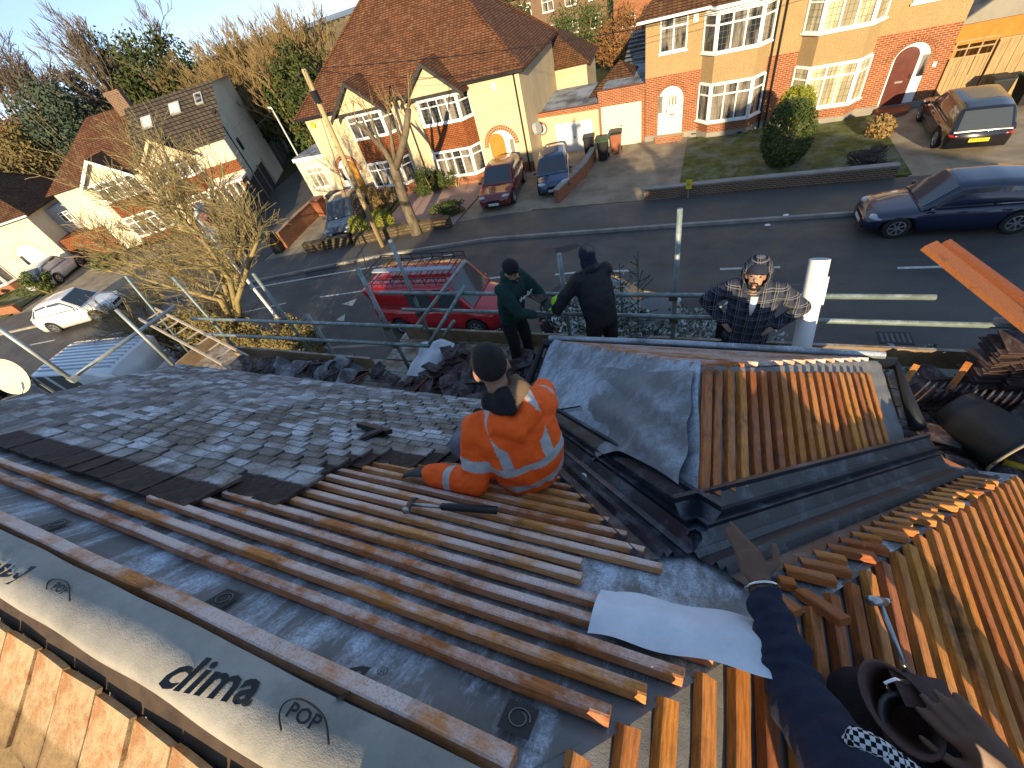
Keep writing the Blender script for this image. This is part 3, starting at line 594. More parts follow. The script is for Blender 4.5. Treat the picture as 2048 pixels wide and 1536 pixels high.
def chimney(par, x, y, z0, z1, m, w=.9, d=.55, pots=3):
    c = box(par, 'chimney', (x-w/2, y-d/2, z0), (x+w/2, y+d/2, z1), m); lpart(MB().box((x-w/2-.05, y-d/2-.05, z1-.22), (x+w/2+.05, y+d/2+.05, z1-.1)), 'chimney_band', m, c)
    for k in range(pots): xx = x-w/2+w*(k+.5)/pots; lpart(MB().path([(xx, y, z1), (xx, y, z1+.35)], [.1, .085], 8), 'chimney_pot', M_HANGT, c)
def pipe(par, x, y, z0, z1): lpart(MB().tube((x, y, z0), (x, y, z1), .045, 6), 'downpipe', M_BLACK, par)
M_DOORO = pm('oak_door', (.42, .20, .035), .4, .25, 5, stretch=(6, 6, .6)); M_DOORW = pm('ivory_door', (.72, .68, .55), .45, .05); M_DOORM = pm('mahogany_door', (.10, .025, .018), .35, .2, 5); M_GARD = pm('ivory_garage_door', (.70, .64, .48), .5, .06, 2, stretch=(9, 9, .3))
# right-hand pair: ochre pebbledash over red brick
rh = thing('semi_detached_house', 'ochre pebbledash and red brick semi-detached pair with two-storey bay windows', 'house', (-2.86, 25.3, 0), 0, local=True)
box(rh, 'brick_wall', (0, 0, .35), (11.8, 8, 2.95), M_BRICK); box(rh, 'plinth', (-.02, -.03, 0), (11.82, 8, .349), M_CONC); box(rh, 'pebbledash_wall', (-.012, -.012, 2.951), (11.812, 8.01, 5.2), M_PEB)
hipped(rh, 0, 11.8, 0, 8, 5.2, 3.6, M_ROOFB)
for xc in (3.88, 7.78):
    bay(rh, xc, 2.74, 1.7, .62, ((0, .34, M_CONC), (.341, .78, M_BRICK), (.781, 2.42, M_UPVC), (2.421, 3.5, M_PEB), (3.501, 5.05, M_UPVC)), ((.82, 1.56, 3), (3.56, 1.36, 3)), glass=M_GLASS if xc < 5 else M_GLASSC)
    lpart(MB().poly([V((xc-1.5, .2, 5.06)), V((xc-.95, -.75, 5.06)), V((xc+.95, -.75, 5.06)), V((xc+1.5, .2, 5.06))], (0, 0, .13)), 'bay_soffit', M_UPVC, rh)
    T = V((xc, .9, 6.6)); mb = MB(); q = [V((xc-1.6, .3, 5.20)), V((xc-1.0, -.8, 5.20)), V((xc+1.0, -.8, 5.20)), V((xc+1.6, .3, 5.20))]; mb.add(q+[V((xc-.3, 1.5, 6.3)), V((xc+.3, 1.5, 6.3))], [(0, 1, 4), (1, 2, 5, 4), (2, 3, 5)]); lpart(mb, 'bay_roof', M_ROOFB, rh)
window(rh, (1.22, 0, 3.82), (1, 0, 0), 1.18, 1.28, 2); window(rh, (10.5, 0, 3.82), (1, 0, 0), 1.18, 1.28, 2, glass=M_GLASSC)
arch_door(rh, 1.22, .35, 1.17, 2.1, None, .86, M_DOORW, M_BRICK, lights=3, side=-1); arch_door(rh, 10.55, .30, 1.2, 2.2, None, .8, M_DOORM, M_BRICK, side=1)
for k in range(2): box(rh, 'step', (.6-.08*k, -.32-.28*(1-k), 0), (1.85+.08*k, -.03-.28*(1-k)-.002, .30-.15*(1-k)), M_BRICK)
lpart(MB().path([(10.5, -.05, .02), (10.5, -.05, .26)], [(.85, .62), (.85, .62)], 20), 'step', M_BRICK, rh)
pipe(rh, 5.35, -.06, .1, 5.1); pipe(rh, 5.6, -.06, .1, 5.1); box(rh, 'burglar_alarm', (2.02, -.09, 4.72), (2.22, -.013, 5.0), M_UPVC); box(rh, 'house_number', (11.35, -.03, 1.55), (11.47, -.002, 1.72), M_UPVC); chimney(rh, 5.9, 3.2, 7, 9.9, M_BRICKD, 1.2)
for x in (2.3, 4.4): box(rh, 'air_brick', (x, -.036 if x < 3 else -.67, .16), (x+.22, -.031, .22), M_BLACK)
def garage(nm, lab, loc, w, h, dw, dh, dx, wallm, doorm, capm, rz=0, depth=5.2):
    g = thing(nm, lab, 'garage', loc, rz, local=True); box(g, 'wall', (0, 0, 0), (w, depth, h-.22), wallm); box(g, 'parapet', (-.02, -.02, h-.219), (w+.02, .26, h), capm)
    d = box(g, 'garage_door', (dx, -.03, .02), (dx+dw, -.002, dh), doorm)
    lpart(MB().box((dx+dw*.5-.05, -.055, dh*.5), (dx+dw*.5+.05, -.031, dh*.5+.05)), 'handle', M_BLACK, d)
    for k in range(1, 9): lpart(MB().box((dx+dw*k/9-.008, -.036, .05), (dx+dw*k/9+.008, -.0305, dh-.04)), 'rib', doorm, d)
    lpart(MB().box((.05, .27, h-.2), (w-.05, depth-.05, h-.12)), 'flat_roof', pm('felt_roof', (.10, .10, .10), .8, .3, 3, frost=.6, fscale=.8, fcut=.45), g); return g
garage('garage', 'red brick garage with ivory door joined to the pebbledash house', (-5.25, 25.33, 0), 2.36, 2.75, 2.07, 2.03, .12, M_BRICK, M_GARD, M_BRICK)
g1 = garage('garage', 'cream rendered garage with white door and round brick-ringed window', (-9.0, 25.35, 0), 3.72, 2.2, 2.1, 1.55, 1.25, M_CREAM, M_WHITE, M_BRICK)
mb = MB(); mb.path([(.45, -.01, 1.45), (.45, -.06, 1.45)], .34, 20); rw = lpart(mb, 'round_window', M_BRICK, g1); lpart(MB().path([(.45, -.061, 1.45), (.45, -.075, 1.45)], .25, 20), 'frame', M_UPVC, rw); lpart(MB().path([(.45, -.0755, 1.45), (.45, -.08, 1.45)], .16, 16), 'pane', M_GLASSC, rw); box(g1, 'brick_base', (.0, -.02, 0), (1.2, -.001, .45), M_BRICK)
# middle pair: cream render, red hipped roof, two gables over tile-hung bays
bh = thing('semi_detached_house', 'cream rendered semi-detached pair with big red hipped roof and two small gables', 'house', (-8.50, 22.98, 0), rad(3.98), local=True)
box(bh, 'wall', (-13.39, 0, 0), (0, 8.2, 4.82), M_CREAM); box(bh, 'brick_base', (-13.41, -.02, 0), (.02, -.001, .62), M_BRICK); hipped(bh, -13.39, 0, 0, 8.2, 4.82, 3.9, M_ROOFR)
for xc in (-4.35, -8.95):
    bay(bh, xc, 3.1, 2.2, .62, ((0, .60, M_BRICK), (.601, 2.02, M_UPVC), (2.021, 3.28, M_HANGT), (3.281, 4.50, M_UPVC)), ((.64, 1.34, 4), (3.34, 1.12, 4))); lpart(MB().poly([V((xc-1.6, 0, 4.501)), V((xc-1.15, -.66, 4.501)), V((xc+1.15, -.66, 4.501)), V((xc+1.6, 0, 4.501))], (0, 0, .08)), 'bay_top', M_UPVC, bh)
    gable(bh, xc-.15, 3.3, 4.62, 6.0, -.62, 3.0, M_ROOFR, M_CREAM, M_DARKWOOD)
arch_door(bh, -1.6, .12, 1.5, 2.25, None, .9, M_DOORO, M_BRICK, side=1); arch_door(bh, -11.95, .12, 1.5, 2.2, None, .95, M_DOORO, M_BRICK, side=-1)
pipe(bh, -.25, -.07, .1, 4.7); pipe(bh, -6.65, -.07, .1, 4.7); box(bh, 'burglar_alarm', (-1.45, -.08, 4.2), (-1.27, -.002, 4.5), M_UPVC); lpart(MB().path([(-12.9, -.01, 4.35), (-12.9, -.08, 4.35)], .16, 6), 'burglar_alarm', pm('yellow_box', (.65, .42, .02), .5, .05), bh)
lpart(MB().path([(.15, .9, 1.9), (.35, .85, 1.95)], [.32, .3], 14), 'satellite_dish', pm('dish_grey', (.35, .36, .36), .5, .1), bh); chimney(bh, -6.7, 4.0, 7.9, 10.2, M_BRICK, 1.6, .6, 4)
box(bh, 'rear_wing_wall', (-2.5, 8.2, 0), (2.0, 12.2, 3.0), M_CREAM); mb = MB(); mb.add([V((-2.6, 8, 3.0)), V((2.3, 8, 3.0)), V((2.3, 12.4, 3.0)), V((-2.6, 12.4, 3.0)), V((0, 9.2, 4.7)), V((0, 11, 4.7))], [(0, 1, 4), (1, 2, 5, 4), (2, 3, 5), (3, 0, 4, 5)]); lpart(mb, 'rear_wing_roof', M_ROOFB, bh)
ex = thing('flat_roofed_extension', 'white flat-roofed side extension with small white window beside the alley', 'extension', (-21.86, 22.05, 0), rad(3.98), local=True)
box(ex, 'wall', (-2.6, .3, 0), (-.02, 5.5, 2.55), M_WHITER); box(ex, 'fascia', (-2.68, .22, 2.551), (.0, 5.55, 2.75), M_UPVC); window(ex, (-1.35, .3, .85), (1, 0, 0), 1.3, 1.25, 3, glass=M_GLASSC); box(ex, 'flat_roof', (-2.6, .3, 2.751), (-.05, 5.5, 2.80), MATS['felt_roof'])
# left-hand pair: white render, one half red roof, other half grey loft conversion
lh = thing('semi_detached_house', 'white rendered semi-detached pair, half its roof red and half grey with skylights', 'house', (-30.4, 22.9, 0), rad(32.9), local=True)
box(lh, 'wall', (-12.2, 0, 0), (0, 8.4, 4.5), M_WHITER); M_GREYS = m_render('grey_side_render', (.40, .42, .45)); box(lh, 'side_wall', (.001, .05, 0), (.03, 8.4, 4.49), M_WHITER)
mb = MB(); x0, x1, z = -5.95, .35, 4.5; mb.add([V((x0, -.35, z)), V((x1, -.35, z)), V((x1, 3.3, 7.35)), V((x0, 3.3, 7.35)), V((x1, 8.6, 7.2)), V((x0, 8.6, 7.2))], [(0, 1, 2, 3), (3, 2, 4, 5)]); gr = lpart(mb, 'grey_roof', M_ROOFG, lh); box(lh, 'loft_wall', (-5.9, 3.4, 4.5), (.0, 8.4, 7.1), M_WHITER)
lpart(MB().poly([V((.0, .05, 4.5)), V((.0, 8.4, 4.5)), V((.0, 8.4, 7.15)), V((.0, 3.3, 7.25))], (.032, 0, 0)), 'gable_wall', M_WHITER, lh)
sl = V((0, 3.65, 2.85)).normalized(); sn = V((0, -2.85, 3.65)).normalized()
for x, s, w in ((-4.6, 3.0, .62), (-2.5, 3.35, .62), (-.75, 3.5, .42)):
    c = V((x, -.35, 4.5))+sl*s; k = lpart(MB().obox(c+sn*.05, (w/2+.06, 0, 0), sl*.44, sn*.05), 'skylight', MATS['dish_grey'], lh); lpart(MB().obox(c+sn*.104, (w/2, 0, 0), sl*.36, sn*.004), 'pane', m_glass('skylight_glass_%d' % int(-x*10), (.55, .56, .52)) if w > .5 else M_GLASS, k)
x0, x1 = -12.55, -5.96; ym = 4.0; mb = MB(); c = [V((x0, -.35, z)), V((x1, -.35, z)), V((x1, 8.7, z)), V((x0, 8.7, z))]; a, b = V((x0+3.6, ym, 7.5)), V((x1, ym, 7.5)); mb.add(c+[a, b], [(0, 1, 5, 4), (2, 3, 4, 5), (3, 0, 4), (1, 2, 5)]); lpart(mb, 'red_roof', M_ROOFR, lh); chimney(lh, -6.0, 3.6, 7, 8.4, M_BRICKD, 1.0, .55, 0)
for xc, lr in ((-4.0, M_ROOFG), (-8.2, M_ROOFR)):
    bay(lh, xc, 2.9, 2.1, .55, ((0, .5, M_HANGT), (.501, 2.0, M_UPVC), (2.001, 3.1, M_HANGT), (3.101, 4.35, M_UPVC)), ((.6, 1.36, 4), (3.15, 1.16, 4))); gable(lh, xc, 3.4, 4.36, 5.7, -.56, 2.2, lr, M_WHITER, M_UPVC if xc < -5 else M_CREAM)
box(lh, 'tile_hanging', (-2.4, -.06, 2.45), (.0, -.001, 3.15), M_HANGT); pr = box(lh, 'porch', (-2.35, -1.3, 0), (-.05, -.02, 2.1), M_BRICK); lpart(MB().box((-2.45, -1.42, 2.101), (.05, -.0, 2.22)), 'porch_roof', M_UPVC, pr)
for k in range(5): lpart(MB().box((-2.3+.5*k, -1.36, .2), (-2.2+.5*k, -1.301, 2.09)), 'post', M_UPVC, pr)
for k in range(4): lpart(MB().box((-2.19+.5*k, -1.345, .3), (-1.81+.5*k, -1.3015, 2.0)), 'pane', M_GLASS, pr)
pipe(lh, -5.95, -.07, .1, 4.4); pipe(lh, .06, 1.2, .3, 6); box(lh, 'side_window', (.031, 2.0, 3.2), (.06, 2.6, 4.0), M_GLASS)
# farther pair on the left and houses behind
fh = thing('detached_house', 'white rendered house at the street bend with brown roof and arched porch', 'house', (-42.3, 14.6, 0), rad(38), local=True)
box(fh, 'wall', (-11, 0, 0), (0, 8, 4.0), M_WHITER); hipped(fh, -11, 0, 0, 8, 4.0, 3.3, M_ROOFB); bay(fh, -5.6, 3.0, 2.3, .5, ((0, .6, M_BRICK), (.601, 2.1, M_UPVC), (2.101, 2.9, M_HANGT)), ((.65, 1.4, 4),)); arch_door(fh, -1.9, .1, 1.6, 2.3, None, .95, M_UPVC, M_WHITER); box(fh, 'side_extension', (.02, 2.0, 0), (2.6, 7.5, 3.6), M_GREYS); window(fh, (.9, 2.0, 2.5), (1, 0, 0), .7, .7, 2, lead=False, sill=False); window(fh, (2.0, 2.0, 2.5), (1, 0, 0), .7, .7, 2, lead=False, sill=False); box(fh, 'lean_to', (.2, .2, 0), (3.4, 1.99, 1.9), M_HANGT); window(fh, (-8.6, 0, 2.6), (1, 0, 0), 1.2, 1.1, 2)
def backhouse(lab, loc, rz, w, d, h, wallm, roofm, nw=4, cat='house', hl=True, hr=True):
    b = thing('back_house', lab, cat, loc, rz, local=True); box(b, 'wall', (0, 0, 0), (w, d, h), wallm); hipped(b, 0, w, 0, d, h, d*.42, roofm, hl=hl, hr=hr)
    for k in range(nw):
        for zz in (.9, 3.3): window(b, (w*(k+.5)/nw, 0, zz), (1, 0, 0), 1.3, 1.2, 2, lead=False)
    chimney(b, w*.5, d*.5, h+d*.3, h+d*.42+1.2, M_BRICKD, 1.0); return b
backhouse('brown brick house with white windows behind the cream pair', (-24, 60, 0), rad(4), 13, 8, 5.2, M_BRICKD, M_ROOFR, 5)
backhouse('red brick house with white windows beyond the green hedge', (-9.5, 56, 0), rad(-3), 12, 8, 5.2, M_BRICK, M_ROOFB, 4)
backhouse('pale rendered house with red roof far beyond the wooded gardens', (-100, 88, -2), rad(28), 14, 8, 5, M_WHITER, M_ROOFR, 4); backhouse('low brick house with brown roof among the left-hand trees', (-88, 30, -1), rad(45), 13, 8, 4.6, M_BRICKD, M_ROOFB, 3)
backhouse('unseen white house with brown hipped roof added right of the scaffolded house to shade the road', (2.7, -10.2, 0), 0, 13, 7.5, 5.4, M_WHITER, M_ROOFB, 3)  # unseen house, added and widened to shade the road on the right
backhouse('unseen house with brown hipped roof added behind the scaffolded house to shade the road', (-19.2, -19.5, 0), 0, 9.2, 7.5, 5.6, M_WHITER, M_ROOFB, 3)  # unseen house, added to shade the road left of the lit strip
backhouse('unseen brick house with red hipped roof added behind the scaffolded house to shade the road', (-8.1, -19.5, 0), 0, 12, 7.5, 5.6, M_BRICKD, M_ROOFR, 3)  # unseen house, added to shade the road right of the lit strip
# dark clad garage and timber gate right of the pebbledash pair
ga = thing('outbuilding', 'orange rendered outbuilding with slate gable roof behind the timber gate', 'outbuilding', (9.4, 27.2, 0), rad(2), local=True)
box(ga, 'wall', (0, 0, 0), (4.2, 5, 2.5), pm('orange_render', (.46, .18, .03), .8, .15, 3)); mb = MB(); mb.poly([V((-.2, -.3, 2.45)), V((4.4, -.3, 2.45)), V((2.1, -.3, 4.1))], (0, .08, 0)); lpart(mb, 'gable_board', M_CONC, ga)
for s in (0, 1):
    mb = MB(); q = [V((2.1, -.45, 4.2)), V((2.1, 5.2, 4.2)), V((-.35 if not s else 4.55, 5.2, 2.4)), V((-.35 if not s else 4.55, -.45, 2.4))]; mb.poly(q, (0, 0, -.07)); lpart(mb, 'roof_slope', pm('slate_roof', (.08, .09, .10), .6, .3, 3, frost=.5, fscale=1, fcut=.5), ga)
M_FENCE = pm('larch_boards', (.34, .235, .115), .85, .3, 4, .4, 30, stretch=(8, 8, .6)); M_FENCED = pm('dark_fence', (.045, .036, .030), .85, .3, 5)
gt = thing('garden_gate', 'tall timber side gate with square lattice top beside the brick house', 'gate', (8.97, 25.25, 0), 0, local=True)
for k in range(8): box(gt, 'board', (.04+.15*k, 0, .05), (.18+.15*k, .025, 1.75), M_FENCE)
for x in (0, .4, .8, 1.2): box(gt, 'upright', (x, -.03, 1.1 if 0 < x < 1.2 else .05), (x+.05, -.001, 2.3), M_FENCE)
for zz in (1.72, 2.0, 2.27): box(gt, 'rail', (.051, -.028, zz), (1.2, -.002, zz+.05), M_FENCE)
fe = thing('timber_fence', 'pale close-boarded timber fence beside the wheelie bins', 'fence', (10.3, 25.2, 0), 0, local=True)
for k in range(34): box(fe, 'board', (.15*k, .0+.012*(k % 2), .05), (.15*k+.14, .02+.012*(k % 2), 2.15), M_FENCE)
box(fe, 'capping', (-.05, -.03, 2.151), (5.15, .06, 2.21), M_FENCE)
af = thing('alley_fence', 'long dark boarded fence running down the left side of the alley', 'fence', (-24.2, 15.2, 0), 0)
pA, pB = V((-24.2, 15.0, 0)), V((-41.5, 38.5, 0)); d = (pB-pA); L = d.length; d.normalize(); nF = V((-d.y, d.x, 0))
for k in range(14):
    p, q = pA+d*(L*k/14+.06), pA+d*(L*(k+1)/14-.06); MB().bar(p+nF*.03, q+nF*.03, .03, 1.85).build('fence_panel', M_FENCED, af); MB().bar(pA+d*(L*k/14-.05), pA+d*(L*k/14+.05), .1, 2.0).build('fence_post', M_CONC, af)
# ------------------------------------------------------------------ scaffold round the eaves
PZ = 4.65; YR, YL = 3.95, 3.30
sc = thing('scaffold', 'tube scaffold with guard rails and boarded platform round the eaves', 'scaffold', (0, 3.4, 0))
def stube(nm, p, q, m=M_GREENSTEEL, r=.027): return MB().tube(p, q, r, 10).build(nm, m, sc, True)
def coupler(p):
    o = MB().obox(p, (.045, 0, 0), (0, .05, 0), (0, 0, .035)); o.tube(V(p)+V((-.07, 0, 0)), V(p)+V((.07, 0, 0)), .016, 6); o.build('coupler', M_RUST, sc)
RU, RL = 8.5-YR*math.tan(rad(36.2)), 8.5-YR*math.tan(rad(38.9)); LU, LL = 8.5-YL*.89, 8.5-YL*1.0
stube('guard_rail', (-4.15, YR, RU), (2.05, YR, RU+.004)); stube('guard_rail', (-3.9, YR, RL), (4.2, YR, RL)); stube('guard_rail', aty(383, 637, YL), aty(845, 654, YL)); stube('guard_rail', aty(410, 668, YL-.0), aty(858, 692, YL))
def stand(a, b, y, down=0, m=M_GREENSTEEL):
    p, q = aty(*a, y), aty(*b, y); d = (q-p).normalized(); q = q+d*down; return stube('standard', p, q, m)
for a, b, y, dn in (((1360, 418), (1345, 680), YR+.06, 1.2), ((1118, 508), (1140, 670), YR+.06, 1.2), ((780, 480), (868, 690), YR+.06, .6), ((715, 537), (821, 742), YL+.06, .6), ((615, 629), (711, 772), YL+.06, .3), ((506, 547), (625, 707), YL+.62, 1.0), ((345, 554), (475, 700), YL+.62, 1.0), ((251, 552), (366, 690), YL+.62, 1.0)): stand(a, b, y, dn)
for k in range(4): stube('standard', (-6.9+k*2.6, YR-.02 if k > 1 else YL+.05, 0.0), (-6.9+k*2.6, YR-.02 if k > 1 else YL+.05, PZ-.05))
for x, y in ((2.3, YR+.08), (4.0, YR+.08)): stube('standard', (x, y, 0), (x, y, PZ-.05))
X9 = V((1, 0, 0))
def onx(px, py, x): return onp(px, py, X9, V((x, 0, 0)))
stube('standard', onx(232, 619, -7.45), onx(352, 735, -7.45), M_GALV); stube('standard', onx(-30, 637, -7.35), onx(147, 761, -7.35), M_GALV); stube('brace', onx(152, 752, -7.42), onx(349, 612, -7.9), M_GALV)
MB().obox(onx(147, 757, -7.3), (.055, 0, 0), (0, .045, 0), (0, 0, .035)).build('coupler', M_GALV, sc)
stube('brace', aty(930, 522, YR+.1), aty(831, 655, YR-.1), M_GALV); stube('brace', aty(930, 571, YR+.05), aty(855, 694, YL), M_GREENSTEEL); stube('brace', aty(908, 642, YR), aty(888, 672, YR-.05), M_GREENSTEEL); stube('brace', aty(2048+120, 660, YR), aty(1990, 640, YR-.02), M_GALV)
for px, py, y in ((1347, 592, YR+.03), (1348, 636, YR+.03), (1130, 590, YR+.03), (822, 590, YR+.03), (840, 626, YR+.03), (775, 652, YL+.03), (792, 688, YL+.03), (565, 643, YL+.3), (590, 678, YL+.3), (330, 630, YL+.4), (645, 685, YL+.03)): coupler(aty(px, py, y))
for j in range(5):                                            # platform boards
    y = 2.36+j*.232
    if y < YL: 
        for k in range(2): MB().box((-8.4+k*3.32, y, PZ-.038), (-8.4+k*3.32+3.30, y+.222, PZ)).build('board', M_BOARD, sc)
for j in range(4): MB().box((-1.74, 3.12+j*.232, PZ-.038), (2.0, 3.12+j*.232+.222, PZ)).build('board', M_BOARD, sc)
for j in range(7): MB().box((2.02, 2.3+j*.236, PZ-.038), (5.2, 2.3+j*.236+.222, PZ)).build('board', M_BOARD, sc)
for j in range(3): MB().box((-4.3, YL+.24+j*.232, PZ-.038), (-1.76, YL+.24+j*.232+.222, PZ)).build('board', M_BOARD, sc)
tb = lambda p, q, h=.22: MB().bar(p, q, .038, h).build('toe_board', M_BOARD, sc)
tb((-7.6, YL+.02, PZ+.0), (-4.35, YL+.02, PZ)); tb((-4.15, YR+.1, PZ), (-.4, YR+.1, PZ)); tb((-.38, YR+.12, PZ), (5.4, YR+.12, PZ), .24); tb((-8.42, 2.4, PZ), (-8.42, 3.6, PZ), .24)
# ladder top at the far corner of the platform
ld = thing('ladder', 'aluminium ladder leaning on the far corner of the scaffold', 'ladder', (-9.6, 3.7, PZ)); M_LAD = pm('ladder_aluminium', (.42, .36, .29), .55, .25, 8, metal=.2)
l0, l1 = V((-9.95, 3.62, 5.25)), V((-7.0, 3.0, PZ+.12)); dd = (l1-l0); sd = dd.cross(V((0, 0, 1))).normalized()*.17; l0b = l0-dd*1.0-V((0, 0, 2))
for s in (-1, 1): MB().bar(l0+sd*s, l1+sd*s, .03, .075).build('stile', M_LAD, ld)
for k in range(9): p = l0+dd*((k+.5)/9)+V((0, 0, .035)); MB().tube(p-sd, p+sd, .016, 6).build('rung', M_LAD, ld)
# loose and stacked tiles on the platform
LTM = tile_mesh('loose_tile', M_TILEL, .165, .265, .013)
def lt(p, rx, ry, rz, g, lab, cat='tile'):
    o = put('loose_tile', LTM, None, None, Matrix.Translation(V(p)) @ Matrix.Rotation(rz, 4, 'Z') @ Matrix.Rotation(rx, 4, 'X') @ Matrix.Rotation(ry, 4, 'Y')); tag(o, lab, cat, g); return o
R = random.Random(5)
for i in range(95):                                           # heap below the worker in green
    a = R.random(); x = -3.15+1.75*R.random(); y = 2.42+1.25*R.random(); h = max(0, 1-((x+2.5)/1.0)**2)*max(0, 1-((y-3.0)/.9)**2)
    lt((x, y, PZ+.02+.42*h*R.random()**.6), R.uniform(-.5, .5), R.uniform(-.5, .5), R.uniform(0, 6.28), 'tiles heaped on the scaffold', 'dark broken roof tile in the heap beside the worker in green')
for i in range(75):
    x = -6.9+3.6*R.random(); y = 2.40+.82*R.random(); lt((x, y, PZ+.02+.16*R.random()), R.uniform(-.4, .4), R.uniform(-.4, .4), R.uniform(0, 6.28), 'tiles strewn along the platform', 'stripped roof tile strewn on the platform below the tiled eaves')
for i in range(60):
    x = 2.05+1.3*R.random(); y = 2.55+1.2*R.random(); lt((x, y, PZ+.02+.14*R.random()), R.uniform(-.3, .3), R.uniform(-.3, .3), R.uniform(0, 6.28), 'tiles lying right of the bay', 'dark roof tile lying on the platform right of the bay roof')
for r in range(2):                                            # leaning rows of stacked tiles
    for k in range(7): lt((2.05+k*.055+r*.28, 3.45-.1*r, PZ+.10+.04*r), rad(100), rad(-25), rad(78), 'rows of tiles leaning in stacks', 'roof tile leaning in a neat row on the platform')
for k in range(16):
    for j in range(3): lt((2.62+.18*j+R.uniform(-.02, .02), 3.62+R.uniform(-.03, .03), PZ+.02+k*.042), R.uniform(-.12, .12), R.uniform(-.12, .12), R.uniform(-.2, .2)+.2, 'tall tile stack at the scaffold corner', 'roof tile in the tall stack at the right end of the platform')
for cx, cy, z in ((-.62, 3.90, PZ+.08), (.98, 3.86, PZ+.08)):
    for k in range(8): lt((cx+k*.028, cy, z), rad(86), rad(-6), rad(90)+R.uniform(-.05, .05), 'small upright tile bundles', 'roof tile standing upright in a small bundle beside the toe board')
lt(onM(-1.80, 1.50, .085), -.62, .15, .9, None, 'single brown roof tile lying loose on the frosty tiled slope'); MB_ = MB().bar(onM(-2.05, 1.68, .08), onM(-1.75, 1.62, .08), .06, .03, nM).build('timber_offcut', M_BLACK); tag(MB_, 'short dark timber offcut lying on the frosty tiled slope', 'timber')
rl = MB()                                                     # crumpled old membrane on the platform
for k in range(3):
    o = MB(); c = V((-5.9+k*.55, 2.85+.1*k, PZ+.12)); o.grid(lambda u, v: wr(c+V(((u-.5)*.75, (v-.5)*.55, .14*math.sin(u*7+k)*math.cos(v*6+k*2))), .10), 16, 14); tag(o.build('crumpled_felt', pm('old_felt', (.15, .145, .15), .8, .3, 5, .4, frost=.5, fscale=5, fcut=.5), None, True), ('crumpled grey felt sheet beside the ladder foot', 'crumpled grey felt sheet in the middle of the platform rubbish', 'crumpled grey felt sheet beside the claw bar')[k], 'felt')
bg_ = MB(); c = V((-3.35, 3.45, PZ+.18)); bg_.grid(lambda u, v: wr(c+V(((u-.5)*.5, (v-.5)*.7, .22*math.sin(u*3.1)*math.sin(v*3.1)+.05*math.sin(u*11)*math.sin(v*9))), .05), 16, 16); tag(bg_.build('white_sack', M_SHEETW, None, True), 'frosty white rubble sack slumped on the platform corner', 'sack')
def tool(nm, lab, cat, p, q, r, m, hook=True, col=None):
    p, q = V(p), V(q); t = thing(nm, lab, cat, p); MB().path([p, (p+q)/2, q], [r, r*.9, r], 8).build('handle', m, t, True)
    d = (q-p).normalized(); s = d.cross(V((0, 0, 1))).normalized(); MB().path([q-s*.07, q+s*.02, q+s*.06-V((0, 0, .015))], [.016, .017, .012], 8).build('head', col or M_RUST, t, True); return t
hm = thing('hammer', 'claw hammer with black grip and bright steel shaft lying across the battens', 'hammer', onM(-.99, .93, .04))
h0, h1 = onM(-1.02, .865, .062), onM(-.66, .985, .062); hd = (h1-h0).normalized(); hs = nM.cross(hd).normalized()
MB().path([h0+hd*.01, h0+hd*.14], [.0085, .0095], 10).build('shaft', M_STEEL, hm, True); MB().path([h0+hd*.139, h0+hd*.18, h0+hd*.30, h1], [.015, .017, .0165, .0175], 12).build('grip', M_BLACK, hm, True)
MB().path([h0-hs*.055, h0-hs*.045, h0-hs*.02, h0, h0+hs*.03], [.0165, .0165, .012, .014, .012], 10).build('hammer_head', M_RUST, hm, True); MB().path([h0-hs*.0551, h0-hs*.060], [.0165, .015], 10).build('striking_face', M_STEEL, hm, True)
for s in (-1, 1): MB().path([h0+hs*.03, h0+hs*.06+hd*.006*s, h0+hs*.085+hd*.012*s-nM*.012], [.010, .007, .003], 6).build('claw', M_RUST, hm, True)
rp = thing('hammer', 'second hammer with worn steel shaft resting on the hip battens by the knee', 'hammer', onN(1.24, .62, .05)); r0, r1 = onN(1.20, .66, .085), onN(1.28, .42, .085); rd = (r1-r0).normalized(); rs_ = nN.cross(rd).normalized()
MB().path([r0, r1-rd*.06], [.009, .009], 10).build('shaft', M_STEEL, rp, True); MB().path([r1-rd*.061, r1+rd*.07], [.0165, .016], 10).build('grip', M_BLACK, rp, True); MB().path([r0-rs_*.05, r0, r0+rs_*.03], [.016, .015, .012], 10).build('hammer_head', M_STEEL, rp, True); MB().path([r0+rs_*.03, r0+rs_*.075-rd*.01], [.012, .004], 8).build('claw', M_STEEL, rp, True)
tool('claw_bar', 'rusty claw bar lying across the strewn tiles', 'crowbar', (-4.6, 2.55, PZ+.24), (-4.1, 3.0, PZ+.28), .014, M_TIMB); tool('hammer', 'wooden-handled hammer lying among tiles near the eaves gutter', 'hammer', (-3.25, 2.5, PZ+.3), (-3.05, 2.95, PZ+.36), .016, M_TIMB)
for i, (p, q) in enumerate((((1.75, 2.75, PZ+.35), (2.25, 2.5, PZ+.3)), ((2.0, 3.55, PZ+.2), (2.12, 3.75, PZ+.3)), ((2.35, 3.55, PZ+.2), (2.5, 3.80, PZ+.32)))): tag(MB().bar(p, q, .05, .03).build('timber_offcut', M_BAT), ('long orange batten offcut leaning beside the black tub', 'short orange offcut beside the bay corner', 'thin brown offcut standing among the stacked tiles')[i], 'timber')
